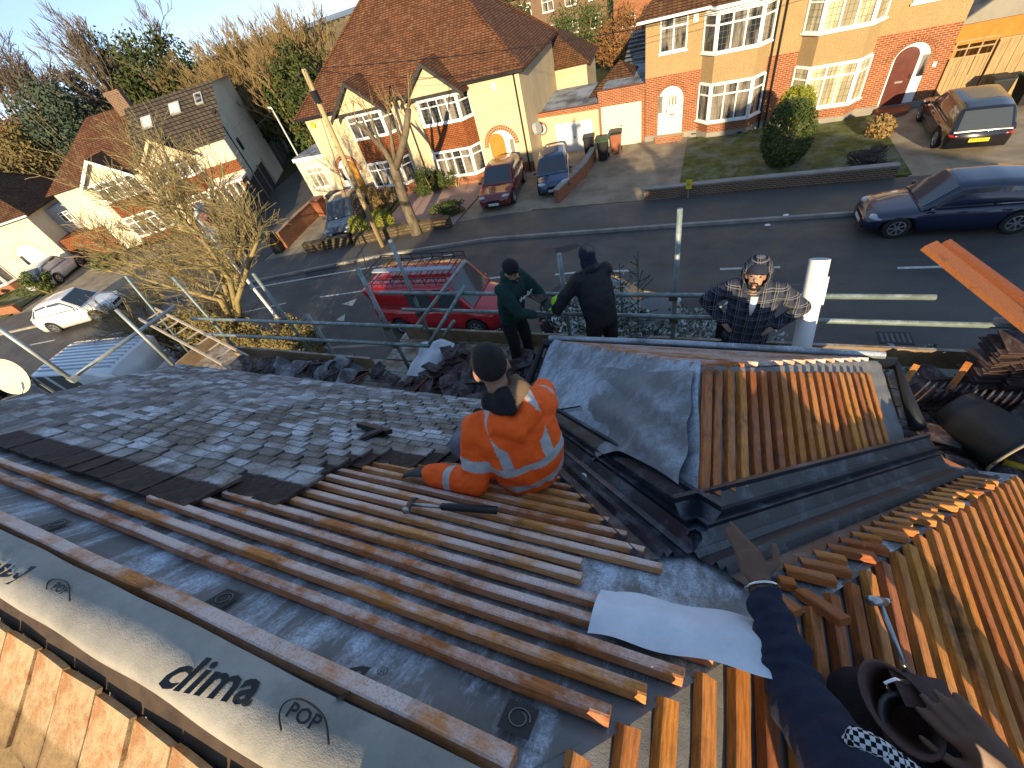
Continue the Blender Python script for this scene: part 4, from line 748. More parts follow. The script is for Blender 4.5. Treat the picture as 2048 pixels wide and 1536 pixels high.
# white pipe leaning on the rail, long timbers, tub, drill
wpp = thing('plastic_pipe', 'long white plastic half-round gutter pipe leaning upright against the guard rail', 'pipe', (1.25, 3.3, PZ)); a, b = aty(1597, 722, 3.35), aty(1640, 518, 3.72)
MB().path([a, b], .078, 20, cap=False).build('pipe_wall', M_WHITE, wpp, True); MB().path([b-(b-a)*.16, b-(b-a)*.42], [.012, .012], 8).xf(Matrix.Translation((.085, 0, 0))).build('clip', M_WHITE, wpp, True)
for i, (p, q, w) in enumerate(((aty(1852, 494, 4.35), aty(2160, 740, 3.4), .20), (aty(1886, 488, 4.5), aty(2160, 690, 3.6), .09))): tag(MB().bar(p, q, w, .045, V((0, .25, 1))).build('timber_plank', M_TIMB), ('wide red-brown plank sticking out over the guard rail', 'narrow red-brown timber lying beside the wide plank')[i], 'plank')
tub = thing('rubber_tub', 'black rubber tub lying on its side on the platform', 'tub', (2.45, 3.0, PZ)); c0, c1 = V((2.28, 3.28, PZ+.27)), V((2.58, 2.86, PZ+.25)); rr = []
ax_ = (c1-c0).normalized(); e1 = ax_.cross(V((0, 0, 1))).normalized(); e2 = e1.cross(ax_)
def tubring(t, r): return [c0+(c1-c0)*t+e1*math.cos(a*2*math.pi/24)*r+e2*math.sin(a*2*math.pi/24)*r for a in range(24)]
MB().rings([tubring(0, .17), tubring(.25, .19), tubring(1, .235), tubring(1.03, .245), tubring(1.0, .222), tubring(.1, .17)], cap=True).build('tub_wall', M_BLACK, tub, True); MB().path([p for p in tubring(1.02, .24)]+[tubring(1.02, .24)[0]], .011, 6).build('rim', pm('tub_rim', (.25, .21, .15), .7, .2), tub, True)
dr = thing('cordless_drill', 'yellow cordless drill lying in front of the black tub', 'drill', (2.62, 2.78, PZ)); M_YEL = pm('drill_yellow', (.42, .30, .02), .5, .1)
d0 = V((2.55, 2.86, PZ+.12)); MB().path([d0, d0+V((.10, -.03, 0)), d0+V((.19, -.06, 0))], [.035, .04, .033], 10).build('body', M_YEL, dr, True); MB().path([d0-V((.05, -.015, 0)), d0], [.014, .026], 10).build('chuck', M_BLACK, dr, True); MB().path([d0+V((.14, -.05, 0)), d0+V((.12, -.18, -.03))], [.024, .028], 8).build('grip', M_YEL, dr, True); MB().box(d0+V((.07, -.25, -.06)), d0+V((.17, -.18, .0))).build('battery', M_BLACK, dr)
# satellite dish on the neighbour's garage
ng = thing('neighbour_garage', 'low dark-tiled garage beyond the white van roof', 'garage', (-24, 2, 0)); MB().box((-27, .8, 0), (-21.8, 3.2, 2.1)).build('wall', M_WHITER, ng); mb = MB(); mb.add([V((-27.3, .6, 2.1)), V((-21.5, .6, 2.1)), V((-21.5, 3.5, 2.1)), V((-27.3, 3.5, 2.1)), V((-27.3, 2.05, 2.9)), V((-21.5, 2.05, 2.9))], [(0, 1, 5, 4), (2, 3, 4, 5), (1, 2, 5), (3, 0, 4), (0, 3, 2, 1)]); mb.build('roof', m_roof('dark_ridged_roof', '3a2c24', '2a201a', '0c0908', w=.3, h=.16), ng)
ds = thing('satellite_dish', 'cream satellite dish on a mast beside the tiled hip', 'satellite dish', (-10.9, 1.75, 0)); c = V((-10.74, 1.63, 5.5)); nn = (V((.35, -.8, .35))).normalized(); e1 = nn.cross(V((0, 0, 1))).normalized(); e2 = e1.cross(nn)
rs = []
for k in range(7): r = .36*k/6+.002; rs.append([c+e1*math.cos(a*2*math.pi/28)*r+e2*math.sin(a*2*math.pi/28)*r*.92+nn*(.09*(k/6)**2) for a in range(28)])
MB().rings(rs, cap=False).build('reflector', pm('dish_cream', (.62, .56, .42), .5, .06), ds, True); MB().path([c-nn*.02, c-nn*.14, V((-10.9, 1.75, 0))], .022, 8).build('mast', M_GALV, ds, True); MB().path([c-e2*.34+nn*.08, c-e2*.30+nn*.42], .012, 6).build('arm', M_GALV, ds, True); MB().path([c-e2*.30+nn*.40, c-e2*.20+nn*.44], .03, 8).build('receiver', M_BLACK, ds, True)
# ------------------------------------------------------------------ vehicles (local frame: x forward, y left, z up)
def paint(name, c, rough=.25): return pm(name, c, rough, .05, 2, spec=.5, coat=.8)
def interp(tab, x):
    for (x0, *a), (x1, *b) in zip(tab, tab[1:]):
        if x <= x1: t = max(0, (x-x0)/(x1-x0)) if x1 > x0 else 0; t = t*t*(3-2*t)*.5+t*.5; return [p+(q-p)*t for p, q in zip(a, b)]
    return list(tab[-1][1:])
def car(nm, lab, loc, rz, L, W, H, col, style='hatch', plate='', rear=False, cat='car', rim=None, group=None):
    t = thing(nm, lab, cat, loc, rz, local=True); P = paint('paint_'+str(len(MATS)), col); hw = W/2; f = L/2
    wb = L*.61; xf, xr = wb/2+L*.01, -wb/2+L*.01; rw = .315 if L < 4 else .335
    # body: stations along x with top height and half width
    van = style == 'van'
    belt = H*.60 if not van else H*.56
    hood = H*.55 if style in ('hatch', 'suv', 'small') else H*.52
    if van: top = [(-f, belt), (f*.52, belt), (f*.62, belt*.94), (f*.93, belt*.80), (f, belt*.58)]
    elif style == 'small': top = [(-f, belt*.98), (-f*.9, belt*1.02), (f*.38, belt), (f*.55, hood*1.0), (f*.88, hood*.86), (f, hood*.62)]
    elif style == 'estate': top = [(-f, belt*.90), (-f*.92, belt*1.0), (f*.30, belt*.98), (f*.42, hood*1.02), (f*.86, hood*.88), (f, hood*.66)]
    else: top = [(-f, belt*.93), (-f*.92, belt*1.03), (f*.28, belt*.98), (f*.42, hood*1.02), (f*.86, hood*.88), (f, hood*.64)]
    wid = [(-f, hw*.80), (-f*.93, hw*.93), (-f*.6, hw), (f*.5, hw), (f*.86, hw*.93), (f*.97, hw*.78), (f, hw*.62)]
    n = 40; mb = MB(); rs = []
    for i in range(n+1):
        x = -f+L*i/n; z1 = interp(top, x)[0]; w = interp(wid, x)[0]; z0 = .20+(.10*max(0, (abs(x)-f*.86)/(f*.14)))
        # wheel arches lift the sill
        arch = 0
        for xc in (xf, xr):
            dxx = abs(x-xc); ra = rw+.07
            if dxx < ra: arch = max(arch, rw+math.sqrt(max(0, ra*ra-dxx*dxx))-.0)
        zs = max(z0, min(arch, z1-.12)); sh = z1*.0+z1
        half = [(w*.55, z0 if not arch else zs*.98), (w*.97, zs), (w, max(zs+.01, z0+(z1-z0)*.45)), (w*.985, max(zs+.02, z0+(z1-z0)*.72)), (w*.955, z1-.05), (w*.90, z1-.012), (w*.55, z1+.012)]
        r = [(x, y, z) for y, z in half]+[(x, -y, z) for y, z in half[::-1]]; rs.append(r)
    mb.rings([r[::-1] for r in rs]); body = lpart(mb, 'body', P, t, True)
    # greenhouse
    if van: gh = [(-f+.04, H*.97, hw*.90), (-f*.9, H, hw*.92), (f*.30, H, hw*.90), (f*.40, H*.985, hw*.88), (f*.66, belt*.95, hw*.93)]
    elif style == 'estate': gh = [(-f*.985, belt*.93, hw*.86), (-f*.80, H*.96, hw*.74), (-f*.55, H, hw*.76), (f*.0, H, hw*.78), (f*.10, H*.985, hw*.77), (f*.42, belt*1.0, hw*.88)]
    elif style == 'small': gh = [(-f*.95, belt*1.0, hw*.88), (-f*.80, H*.95, hw*.74), (-f*.5, H, hw*.76), (f*.10, H*.99, hw*.77), (f*.20, H*.96, hw*.77), (f*.56, belt*.98, hw*.88)]
    else: gh = [(-f*.965, belt*1.0, hw*.86), (-f*.66, H*.95, hw*.73), (-f*.35, H, hw*.76), (f*.02, H, hw*.78), (f*.10, H*.985, hw*.77), (f*.44, belt*.98, hw*.88)]
    mb = MB(); rs = []; xs = []
    for (x0, z0, w0), (x1, z1, w1) in zip(gh, gh[1:]):
        for k in range(5): xs.append((x0+(x1-x0)*k/5, z0+(z1-z0)*k/5, w0+(w1-w0)*k/5))
    xs.append(gh[-1])
    for x, z, w in xs:
        zb = interp(top, x)[0]-.04; wb2 = interp(wid, x)[0]*.90; z = max(z, zb+.01)
        rs.append([(x, wb2, zb), (x, wb2*.985+w*.015, zb+(z-zb)*.3), (x, w*1.02, z-.07 if z-zb > .15 else z-.005), (x, w*.93, z-.015 if z-zb > .1 else z-.002), (x, w*.5, z+.012), (x, -w*.5, z+.012), (x, -w*.93, z-.015 if z-zb > .1 else z-.002), (x, -w*1.02, z-.07 if z-zb > .15 else z-.005), (x, -(wb2*.985+w*.015), zb+(z-zb)*.3), (x, -wb2, zb)])
    mb.rings([r[::-1] for r in rs]); lpart(mb, 'cabin', P, t, True)
    def ghat(x):
        for (x0, z0, w0), (x1, z1, w1) in zip(gh, gh[1:]):
            if x <= x1: k = (x-x0)/(x1-x0); return z0+(z1-z0)*k, w0+(w1-w0)*k
        return gh[-1][1:]
    # side windows: strips lying just proud of the cabin side
    def sidewin(xa, xb, s):
        mb = MB(); N = 8; up_, lo_ = [], []
        for k in range(N+1):
            x = xa+(xb-xa)*k/N; z, w = ghat(x); zb = interp(top, x)[0]-.04; wb2 = interp(wid, x)[0]*.90
            if z-zb < .06: z = zb+.06
            yl = wb2*.985+w*.015; zt = z-.085 if z-zb > .2 else zb+(z-zb)*.6; zl = zb+.075; y_at = lambda zz: yl+(w*1.02-yl)*min(1, max(0, (zz-(zb+(z-zb)*.3))/max(.01, (z-.07)-(zb+(z-zb)*.3))))
            lo_.append(V((x, (y_at(zl)+.008)*s, min(zl, zt-.005)))); up_.append(V((x, (y_at(zt)+.008)*s, zt)))
        for k in range(N): mb.add([lo_[k], lo_[k+1], up_[k+1], up_[k]], [(0, 1, 2, 3) if s < 0 else (3, 2, 1, 0)])
        return lpart(mb, 'side_window', M_GLASSV, t)
    xa, xb = gh[0][0]+.22, gh[-1][0]-.30
    for s in (-1, 1):
        if van: sidewin(f*.16, f*.50, s); sidewin(-f*.30, f*.08, s)
        else: m_ = xa+(xb-xa)*.50; q = xa+(xb-xa)*.18; sidewin(m_+.035, xb, s); sidewin(q+.03, m_-.035, s); sidewin(xa+.03, q-.02, s)
    # front and rear screens
    def screen(i0, i1, nm, inset=.10):
        (x0, z0, w0), (x1, z1, w1) = gh[i0], gh[i1]; nrm = V((z0-z1, 0, x1-x0)).normalized()
        if nrm.z < 0: nrm = -nrm
        mb = MB(); f2 = lambda u, v: V((x0+(x1-x0)*(inset+(1-1.7*inset)*u), (w0+(w1-w0)*u)*(v*2-1)*.86, z0+(z1-z0)*(inset+(1-1.7*inset)*u)))+nrm*(.020-.010*abs(v*2-1)**2)
        mb.grid(lambda u, v: f2(u, v), 4, 6); return lpart(mb, nm, M_GLASSV, t, True)
    screen(-2, -1, 'windscreen', .06)
    if not van: screen(1, 0, 'rear_screen', .08)
    for s in (-1, 1):                                            # mirrors, lamps, handles
        xm = gh[-1][0]-.22; lpart(MB().sphere((xm, s*(hw+.07), belt+.02), (.06, .10, .065), 8, 6), 'mirror', P, t, True)
        lpart(MB().sphere((f*.845, s*hw*.66, hood*.76), (.25, .235, .075), 12, 8), 'headlight', M_LAMP, t, True)
        lpart(MB().sphere((-f*.94, s*hw*.70, belt*.80), (.155, .20, .075 if not van else .22), 12, 8), 'tail_light', M_TAIL, t, True)
        for xh in ((f*.0, -f*.42) if not van else (f*.1,)): lpart(MB().box((xh-.09, s*(hw*.985)-.012, belt*.86), (xh+.09, s*(hw*.985)+.012, belt*.86+.03)), 'door_handle', P, t)
    lpart(MB().box((f-.03, -hw*.36, hood*.50), (f+.012, hw*.36, hood*.66)), 'grille', M_BLACK, t); lpart(MB().box((f-.06, -hw*.6, .24), (f-.004, hw*.6, .36)), 'lower_grille', M_BLACK, t)
    bp = lpart(MB().box((f+.004, -.26, hood*.36), (f+.022, .26, hood*.36+.11)), 'number_plate', M_PLATEW, t); rp = lpart(MB().box((-f-.018, -.26, belt*.56), (-f+.01, .26, belt*.56+.11)), 'number_plate', M_PLATEY, t)
    if plate:
        text('lettering', plate, .10, Matrix.Translation((f+.024, 0, hood*.36+.055)) @ Matrix(((0, 0, 1, 0), (1, 0, 0, 0), (0, 1, 0, 0), (0, 0, 0, 1))), M_BLACK, bp); text('lettering', plate, .10, Matrix.Translation((-f-.020, 0, belt*.56+.055)) @ Matrix(((0, 0, -1, 0), (-1, 0, 0, 0), (0, 1, 0, 0), (0, 0, 0, 1))), M_BLACK, rp)
    for xc in (xf, xr):
        for s in (-1, 1):
            c = V((xc, s*(hw-.10), rw)); mb = MB(); mb.rings([[c+V((math.cos(a*2*math.pi/24)*r, dy*s, math.sin(a*2*math.pi/24)*r)) for a in range(24)] for r, dy in ((rw*.62, -.10), (rw*.96, -.10), (rw, -.06), (rw, .06), (rw*.96, .095), (rw*.66, .10), (rw*.62, .07))]); w = lpart(mb, 'wheel', M_RUBBER, t, True)
            rm = MB(); rm.rings([[c+V((math.cos(a*2*math.pi/24)*r, dy*s, math.sin(a*2*math.pi/24)*r)) for a in range(24)] for r, dy in ((rw*.66, .098), (rw*.60, .102), (rw*.57, .075))], cap=False)
            for k in range(7):
                a = 2*math.pi*k/7; d = V((math.cos(a), 0, math.sin(a))); p = V((-math.sin(a), 0, math.cos(a))); rm.obox(c+d*rw*.33+V((0, .088*s, 0)), d*rw*.27, p*rw*.055, V((0, .012, 0)))
            rm.path([c+V((0, .075*s, 0)), c+V((0, .104*s, 0))], rw*.13, 10); lpart(rm, 'rim', rim or M_ALLOY, w); lpart(MB().path([c+V((0, -.02*s, 0)), c+V((0, .06*s, 0))], rw*.58, 16), 'brake', M_BLACK, w)
    return t
bmw = car('parked_car', 'dark blue five-door hatchback parked at the far kerb', (7.05, 15.5, 0), math.pi+rad(.5), 4.32, 1.77, 1.42, (.005, .012, .045), 'hatch')
car('parked_car', 'black estate car with yellow rear number plate parked by the timber fence', (9.0, 22.15, .1), rad(86), 4.7, 1.84, 1.44, (.008, .008, .010), 'estate', 'OF16 RXC')
car('parked_car', 'dark red crossover parked nose-out before the oak door', (-9.4, 20.3, .1), rad(-84), 4.1, 1.78, 1.52, (.15, .010, .014), 'suv', 'AJ21 OKV'); car('parked_car', 'small steel blue hatchback parked beside the bins', (-6.8, 21.0, .1), rad(-76), 3.45, 1.63, 1.47, (.022, .05, .11), 'small', 'GK58 VLP')
car('parked_car', 'dark grey car parked nose-out beside the telegraph pole', (-18.3, 18.0, .1), rad(-68), 4.3, 1.8, 1.5, (.035, .042, .055), 'suv', 'LB19 KXF'); car('parked_car', 'white crossover parked on the pavement at the bend', (-30.9, 9.0, .05), rad(26), 4.3, 1.85, 1.6, (.72, .72, .70), 'suv', 'EY70 HNV')
car('parked_car', 'silver hatchback parked in front of the brick porch', (-32.0, 19.8, .1), rad(-60), 4.0, 1.75, 1.5, (.50, .50, .50), 'suv'); car('parked_car', 'pale blue hatchback parked beside the dark alley fence', (-26.8, 16.0, .1), rad(130), 3.9, 1.7, 1.45, (.10, .17, .24), 'hatch'); car('parked_car', 'silver car with red tail lights parked before the arched porch', (-41.6, 13.0, .1), rad(120), 4.1, 1.75, 1.5, (.52, .52, .52), 'hatch'); car('parked_car', 'red hatchback parked before the white bay-windowed house', (-30.2, 17.9, .1), rad(125), 3.9, 1.7, 1.45, (.30, .02, .02), 'hatch')
car('parked_car', 'black hatchback with frosted windscreen parked behind the conifer', (-2.1, 9.95, 0), rad(1), 4.1, 1.76, 1.46, (.02, .022, .025), 'hatch')
rv = car('panel_van', 'red panel van with black roof rack parked below the scaffold', (-8.0, 10.1, 0), rad(2), 4.9, 1.9, 1.95, (.42, .008, .012), 'van', cat='van')
rk = MB(); zr = 2.07
for y in (-.78, .78): rk.tube((-2.35, y, zr), (1.0, y, zr), .02, 6); rk.tube((-2.35, y, zr+.16), (1.0, y, zr+.16), .02, 6)
for k in range(9): x = -2.35+k*3.35/8; rk.tube((x, -.78, zr), (x, .78, zr), .016, 6); [rk.tube((x, y, zr-.1), (x, y, zr+.16), .014, 6) for y in (-.78, .78)]
rk.tube((1.0, -.78, zr+.16), (1.0, .78, zr+.16), .02, 6); rk.tube((-2.35, -.78, zr+.16), (-2.35, .78, zr+.16), .02, 6); lpart(rk, 'roof_rack', M_BLACK, rv)
lpart(MB().box((-2.3, -.12, zr+.018), (.95, .08, zr+.06)), 'rack_plank', pm('frosted_plank', (.30, .36, .42), .6, .1), rv)
wv = car('panel_van', 'white panel van with frost on its roof parked at the near kerb', (-20.3, 4.55, 0), rad(190), 5.9, 2.05, 2.3, (.58, .62, .66), 'van', cat='van')
for k in range(9): y = -.72+k*.18; lpart(MB().box((-2.75, y-.03, 2.312), (1.0, y+.03, 2.322)), 'roof_rib', MATS['frosted_plank'], wv)
# wheelie bins
def bin_(lab, loc, rz, m, lid, grp=None):
    t = thing('wheelie_bin', lab, 'bin', loc, rz, grp, local=True); lpart(MB().rings([[V((x*.5*s0, y*.5*s1, z)) for x, y in ((-1, -1), (1, -1), (1, 1), (-1, 1))] for s0, s1, z in ((.42, .50, .06), (.56, .70, .98))]), 'body', m, t)
    lpart(MB().rings([[V((x*.5*.62, y*.5*.76, z)) for x, y in ((-1, -1), (1, -1), (1, 1), (-1, 1))] for z in (.981, 1.03)]+[[V((x*.5*.50, y*.5*.60, 1.08)) for x, y in ((-1, -1), (1, -1), (1, 1), (-1, 1))]]), 'lid', lid, t)
    for s in (-1, 1): lpart(MB().path([(s*.22, .30, .1), (s*.28, .30, .1)], .1, 12), 'wheel', M_RUBBER, t, True)
    lpart(MB().tube((-.22, .37, .99), (.22, .37, .99), .018, 6), 'handle', M_BLACK, t); return t
M_BING = pm('bin_green', (.03, .075, .035), .5, .1); M_BINB = pm('bin_black', (.018, .019, .02), .5, .1); M_BINR = pm('bin_brown', (.28, .10, .055), .5, .1)
bin_('dark wheelie bin with green lid beside the garden wall', (-4.75, 23.4, .1), .1, M_BINB, M_BING); bin_('brown-bodied wheelie bin beside the ivory garage', (-4.2, 24.2, .1), .1, M_BINR, M_BINB); bin_('black wheelie bin behind the blue hatchback', (-5.6, 24.0, .1), .15, M_BINB, M_BINB); bin_('black wheelie bin without green lid before the timber fence', (10.5, 24.3, .1), .05, M_BINB, M_BINB); bin_('black wheelie bin with green lid before the timber fence', (11.4, 24.1, .1), .2, M_BINB, M_BING)
bin_('brown wheelie bin at the alley end of the flat-roofed extension', (-21.6, 19.6, .1), .1, M_BINR, M_BINR); bin_('black wheelie bin beside the brown bin at the alley', (-20.8, 20.2, .1), .1, M_BINB, M_BINB)
lb = thing('litter_bin', 'black domed litter bin at the end of the brick alley wall', 'litter bin', (-21.6, 15.3, .1), .3, local=True); lpart(MB().box((-.24, -.24, 0), (.24, .24, .95)), 'body', M_BINB, lb); lpart(MB().sphere((0, 0, 1.12), (.27, .27, .24), 14, 8), 'dome', M_BINB, lb, True); lpart(MB().box((-.16, -.26, .98), (.16, -.2, 1.12)), 'opening', M_RUBBER, lb); lpart(MB().box((-.242, -.243, .55), (.242, .243, .58)), 'gold_band', M_PLATEY, lb)
# poles
tp = thing('telegraph_pole', 'weathered wooden telegraph pole beside the grey saloon', 'telegraph pole', (-14.35, 15.35, 0)); top_ = aty(607, 138, 15.0); M_POLE = pm('weathered_pole', (.40, .30, .15), .8, .25, 3, .4, 30, stretch=(5, 5, .5))
MB().path([(-14.35, 15.35, 0), tuple((V((-14.35, 15.35, 0))+top_)/2), tuple(top_)], [.125, .11, .09], 12).build('shaft', M_POLE, tp, True)
for k in range(12): z = 2.4+k*.4; q = V((-14.35, 15.35, 0)).lerp(top_, z/top_.z); MB().tube(q+V((0, -.13, 0)), q+V((.05, -.26, 0)), .012, 5).build('step_iron', M_GALV, tp)
MB().box(top_+V((-.02, -.22, -1.05)), top_+V((.2, -.06, -.65))).build('junction_box', M_BLACK, tp)
def wire(p, q, sagv, lab):
    p, q = V(p), V(q); tag(MB().path([p+(q-p)*(k/16)-V((0, 0, sagv*4*(k/16)*(1-k/16))) for k in range(17)], .009, 4).build('overhead_wire', M_BLACK), lab, 'wire', None)
wire(top_, (-4.2, 3.6, 4.9), .5, 'thin telephone wire falling from the pole toward the scaffold'); wire(top_, (2.9, 25.2, 5.0), .4, 'thin telephone wire running from the pole to the pebbledash house'); wire(top_, (-8.6, 22.9, 4.7), .25, 'thin telephone wire running from the pole to the cream house'); wire(top_, (6.6, 25.2, 5.0), .5, 'second thin telephone wire from the pole to the pebbledash bays'); wire(top_, (-27, 20.5, 4.6), .3, 'thin telephone wire running from the pole to the white house')
def lamp(lab, base, top, arm):
    base, top, arm = V(base), V(top), V(arm); t = thing('street_lamp', lab, 'street lamp', base); MB().path([base, base.lerp(top, .16), base.lerp(top, .17), top], [.085, .08, .06, .045], 10).build('post', pm('lamp_post_grey', (.55, .56, .55), .5, .1), t, True)
    MB().path([top, top+arm*.35, top+arm], [.045, .07, .06], 8).build('lantern', M_UPVC, t, True)
lt_top = aty(392, 432, 8.0); lamp('tall pale street lamp rising through the bare tree by the hedge', (lt_top.x, 8.0, 0), lt_top, (-.35, .55, .12)); l2 = at(543, 216, 5.2); lamp('white street lamp standing beside the alley fence', (l2.x+.0, l2.y, 0), l2, (-.5, .2, .03))
by = thing('hydrant_sign', 'small yellow hydrant plate on a post before the low brick wall', 'sign', (-.33, 18.2, .1)); MB().tube((-.33, 18.2, .1), (-.33, 18.2, .55), .03, 6).build('post', M_CONC, by); pl = MB().box((-.44, 18.13, .5), (-.22, 18.165, .85)).build('plate', M_PLATEY, by); text('lettering', 'H', .16, basis((-.33, 18.127, .68), (1, 0, 0), (0, 0, 1)), M_BLACK, pl)
# ------------------------------------------------------------------ garden walls
def wall(nm, lab, pts, h, th, m, cap=None, z=.05):
    t = thing(nm, lab, 'wall', (pts[0][0], pts[0][1], 0))
    for a, b in zip(pts, pts[1:]): MB().bar((*a, z), (*b, z), th, h).build('wall_section', m, t); MB().bar((*a, z+h+.001), (*b, z+h+.001), th+.06, .06).build('coping', cap or m, t)
    return t
M_STONEW = m_brick('old_stone', '6a5d48', '4e4536', '3a342a', 2.6, 7, .02)
wall('garden_wall', 'low brown brick wall with coping before the lawn', [(-2.1, 18.45), (1.2, 18.55), (6.5, 18.65)], .45, .23, M_BRICKD, M_KERB); wall('garden_wall', 'brick dividing wall between the two driveways', [(-6.1, 18.7), (-5.4, 21.5), (-5.3, 23.6)], .62, .23, M_BRICK, M_KERB); wall('garden_wall', 'mossy stone wall before the gravel garden', [(-16.3, 15.7), (-13.5, 16.6), (-11.1, 17.0)], .5, .3, M_STONEW); wall('garden_wall', 'red brick wall with uneven top beside the litter bin', [(-21.4, 15.6), (-21.9, 18.0), (-22.2, 20.2)], .95, .25, M_BRICK)
wall('garden_wall', 'low stone wall behind the yellow-green hedge', [(-19.3, 15.1), (-16.6, 15.75)], .5, .28, M_STONEW); wall('garden_wall', 'low brick wall before the left-hand lawn', [(-46, 7.6), (-39.5, 9.2)], .5, .23, M_BRICK)
# ------------------------------------------------------------------ foliage
def leafm(nm, a, b, c=None, frost=0):
    t = NT(nm); g = t.n('NewGeometry'); k = t.mix(g.outputs['Random Per Island'], lin(a), lin(b)); k = t.mix(t.math('MULTIPLY', t.ramp(t.noise(2.5, 4), .45, .65), .6), k, lin(c or a))
    if frost: k = t.mix(t.math('MULTIPLY', t.math('MULTIPLY', t.ramp(t.noise(5, 4, .7), .42, .58), t.upz(.0, .6)), frost), k, (.62, .68, .72))
    t.color(k); t.set(.7, 0, .25); t.b.inputs['Subsurface Weight'].default_value = 0; MATS[nm] = t.m; return t.m
L_GREEN = leafm('shrub_leaf', (.035, .060, .014), (.085, .105, .025)); L_YG = leafm('privet_leaf', (.14, .17, .012), (.28, .27, .03)); L_DARK = leafm('ivy_leaf', (.022, .038, .010), (.075, .085, .020)); L_DRY = leafm('dry_leaf', (.20, .125, .045), (.34, .22, .085), (.10, .08, .03)); L_BLUE = leafm('conifer_needle', (.030, .052, .034), (.065, .095, .060)); L_FROST = leafm('frosted_leaf', (.035, .052, .022), (.075, .09, .035), None, .85); L_BROWN = leafm('brown_hedge_leaf', (.14, .065, .025), (.24, .12, .04)); L_HEDGE = leafm('beech_hedge_leaf', (.11, .085, .028), (.21, .16, .06), (.05, .055, .018))
def leaves(mb, c, r, n, s, rnd, clumps=0, flat=1.0, lobes=None):
    c = V(c); r = V(r) if hasattr(r, '__len__') else V((r, r, r)); cl = []
    for k in range(clumps or 1):
        if clumps: u = V((rnd.gauss(0, 1), rnd.gauss(0, 1), rnd.gauss(0, 1))).normalized()*rnd.uniform(.45, .95); cl.append((V((u.x*r.x, u.y*r.y, u.z*r.z)), rnd.uniform(.22, .42)))
        else: cl.append((V((0, 0, 0)), 1))
    for i in range(n):
        o, sc_ = cl[i % len(cl)]; u = V((rnd.gauss(0, 1), rnd.gauss(0, 1), rnd.gauss(0, 1))).normalized()*(rnd.random()**.45 if clumps else rnd.uniform(.72, 1.0)); p = c+o+V((u.x*r.x, u.y*r.y, u.z*r.z))*sc_
        if p.z < .05 and c.z < 4: p.z = .05+abs(p.z)*.2
        a = V((rnd.gauss(0, 1), rnd.gauss(0, 1), rnd.gauss(0, 1))).normalized(); b = a.orthogonal().normalized()*s*rnd.uniform(.5, 1.1); a = a*s*rnd.uniform(.7, 1.4); mb.add([p-a, p+b*.6, p+a, p-b*.6], [(0, 1, 2, 3)])
    return mb
def shrub(lab, c, r, n, s, m, seed, clumps=0, nm='shrub', cat='shrub', core=None, group=None):
    rnd = random.Random(seed); t = thing(nm, lab, cat, (c[0], c[1], 0), group=group); mb = MB()
    for cc, rr in ([(c, r)] if not isinstance(c[0], tuple) else zip(c, r)): leaves(mb, cc, rr, n, s, rnd, clumps)
    mb.build('foliage', m, t); st = MB()
    for k in range(7): a = rnd.uniform(0, 6.28); rr = V(r) if hasattr(r, '__len__') else V((r, r, r)); st.path([(c[0]+.05*math.cos(a), c[1]+.05*math.sin(a), 0), (c[0]+.5*rr.x*math.cos(a), c[1]+.5*rr.y*math.sin(a), c[2]), (c[0]+.8*rr.x*math.cos(a), c[1]+.8*rr.y*math.sin(a), c[2]+.5*rr.z)], [.03, .02, .008], 4)
    st.build('stems', M_POLE, t); return t
def gxy(px, py, z=.1): p = at(px, py, z); return p.x, p.y
sh = [('tall rounded green shrub standing on the lawn behind the brick wall', (3.15, 20.6, 1.25), (.95, .9, 1.3), 6500, .055, L_GREEN, 1, 0), ('yellow-green lit top of the shrub beside the bay window', (3.35, 21.7, 1.9), (.7, .6, .75), 2500, .055, L_YG, 2, 0), ('green shrub in the gravel garden below the bay', (-14.5, 21.5, .75), (1.1, .9, .85), 3600, .06, L_GREEN, 3, 26), ('small green shrub beside the bay brickwork', (-13.1, 21.9, .5), (.8, .6, .55), 1800, .05, L_GREEN, 4, 16), ('low dark shrub behind the mossy stone wall', (-11.9, 18.4, .4), (1.05, .6, .45), 2400, .05, L_GREEN, 5, 18), ('dry beige hydrangea bush before the cream house', (-17.0, 20.0, .65), (1.2, .8, .7), 3000, .06, L_DRY, 6, 26), ('brown lavender mound on the right of the lawn', (5.9, 19.8, .35), (.95, .8, .42), 2600, .05, leafm('lavender', (.05, .042, .035), (.10, .085, .065)), 7, 18), ('dry grassy tuft beside the estate car drive', (6.7, 22.6, .35), (.5, .5, .5), 900, .09, L_DRY, 8, 0), ('clipped privet bush lit yellow-green beside the telegraph pole', (-16.2, 16.3, .75), (.55, .4, .6), 1500, .045, L_YG, 9, 0), ('clipped privet bush beside the street tree', (-14.9, 16.8, .75), (.7, .4, .6), 1700, .045, L_YG, 10, 0), ('round green bush on the left-hand lawn edge', (-39.8, 11.2, .8), (1.1, 1.0, .9), 2200, .08, L_GREEN, 12, 20), ('low green bush below the white house', (-36.5, 14.0, .6), (1.2, 1.0, .7), 1800, .09, L_GREEN, 13, 20), ('small round bush at the lawn corner by the bend', (-45.5, 8.6, .5), (.9, .9, .6), 1500, .08, L_DARK, 14, 14)]
for a in sh: shrub(*a)
for k, (x, y, z, rx, ry, rz, n) in enumerate(((-17.6, 6.7, 1.3, 1.7, 1.0, 1.3, 7000), (-14.9, 6.8, 1.3, 1.7, .9, 1.3, 7000), (-12.2, 7.0, 1.1, 1.4, .8, 1.1, 5200))): shrub(('dry brown hedge clump under the bare multi-stemmed tree', 'dry brown hedge clump beside the tall street lamp', 'dark brown hedge clump beside the red van tail')[k], (x, y, z), (rx, ry, rz), n, .05, L_HEDGE, 20+k, 40, nm='hedge', cat='hedge')
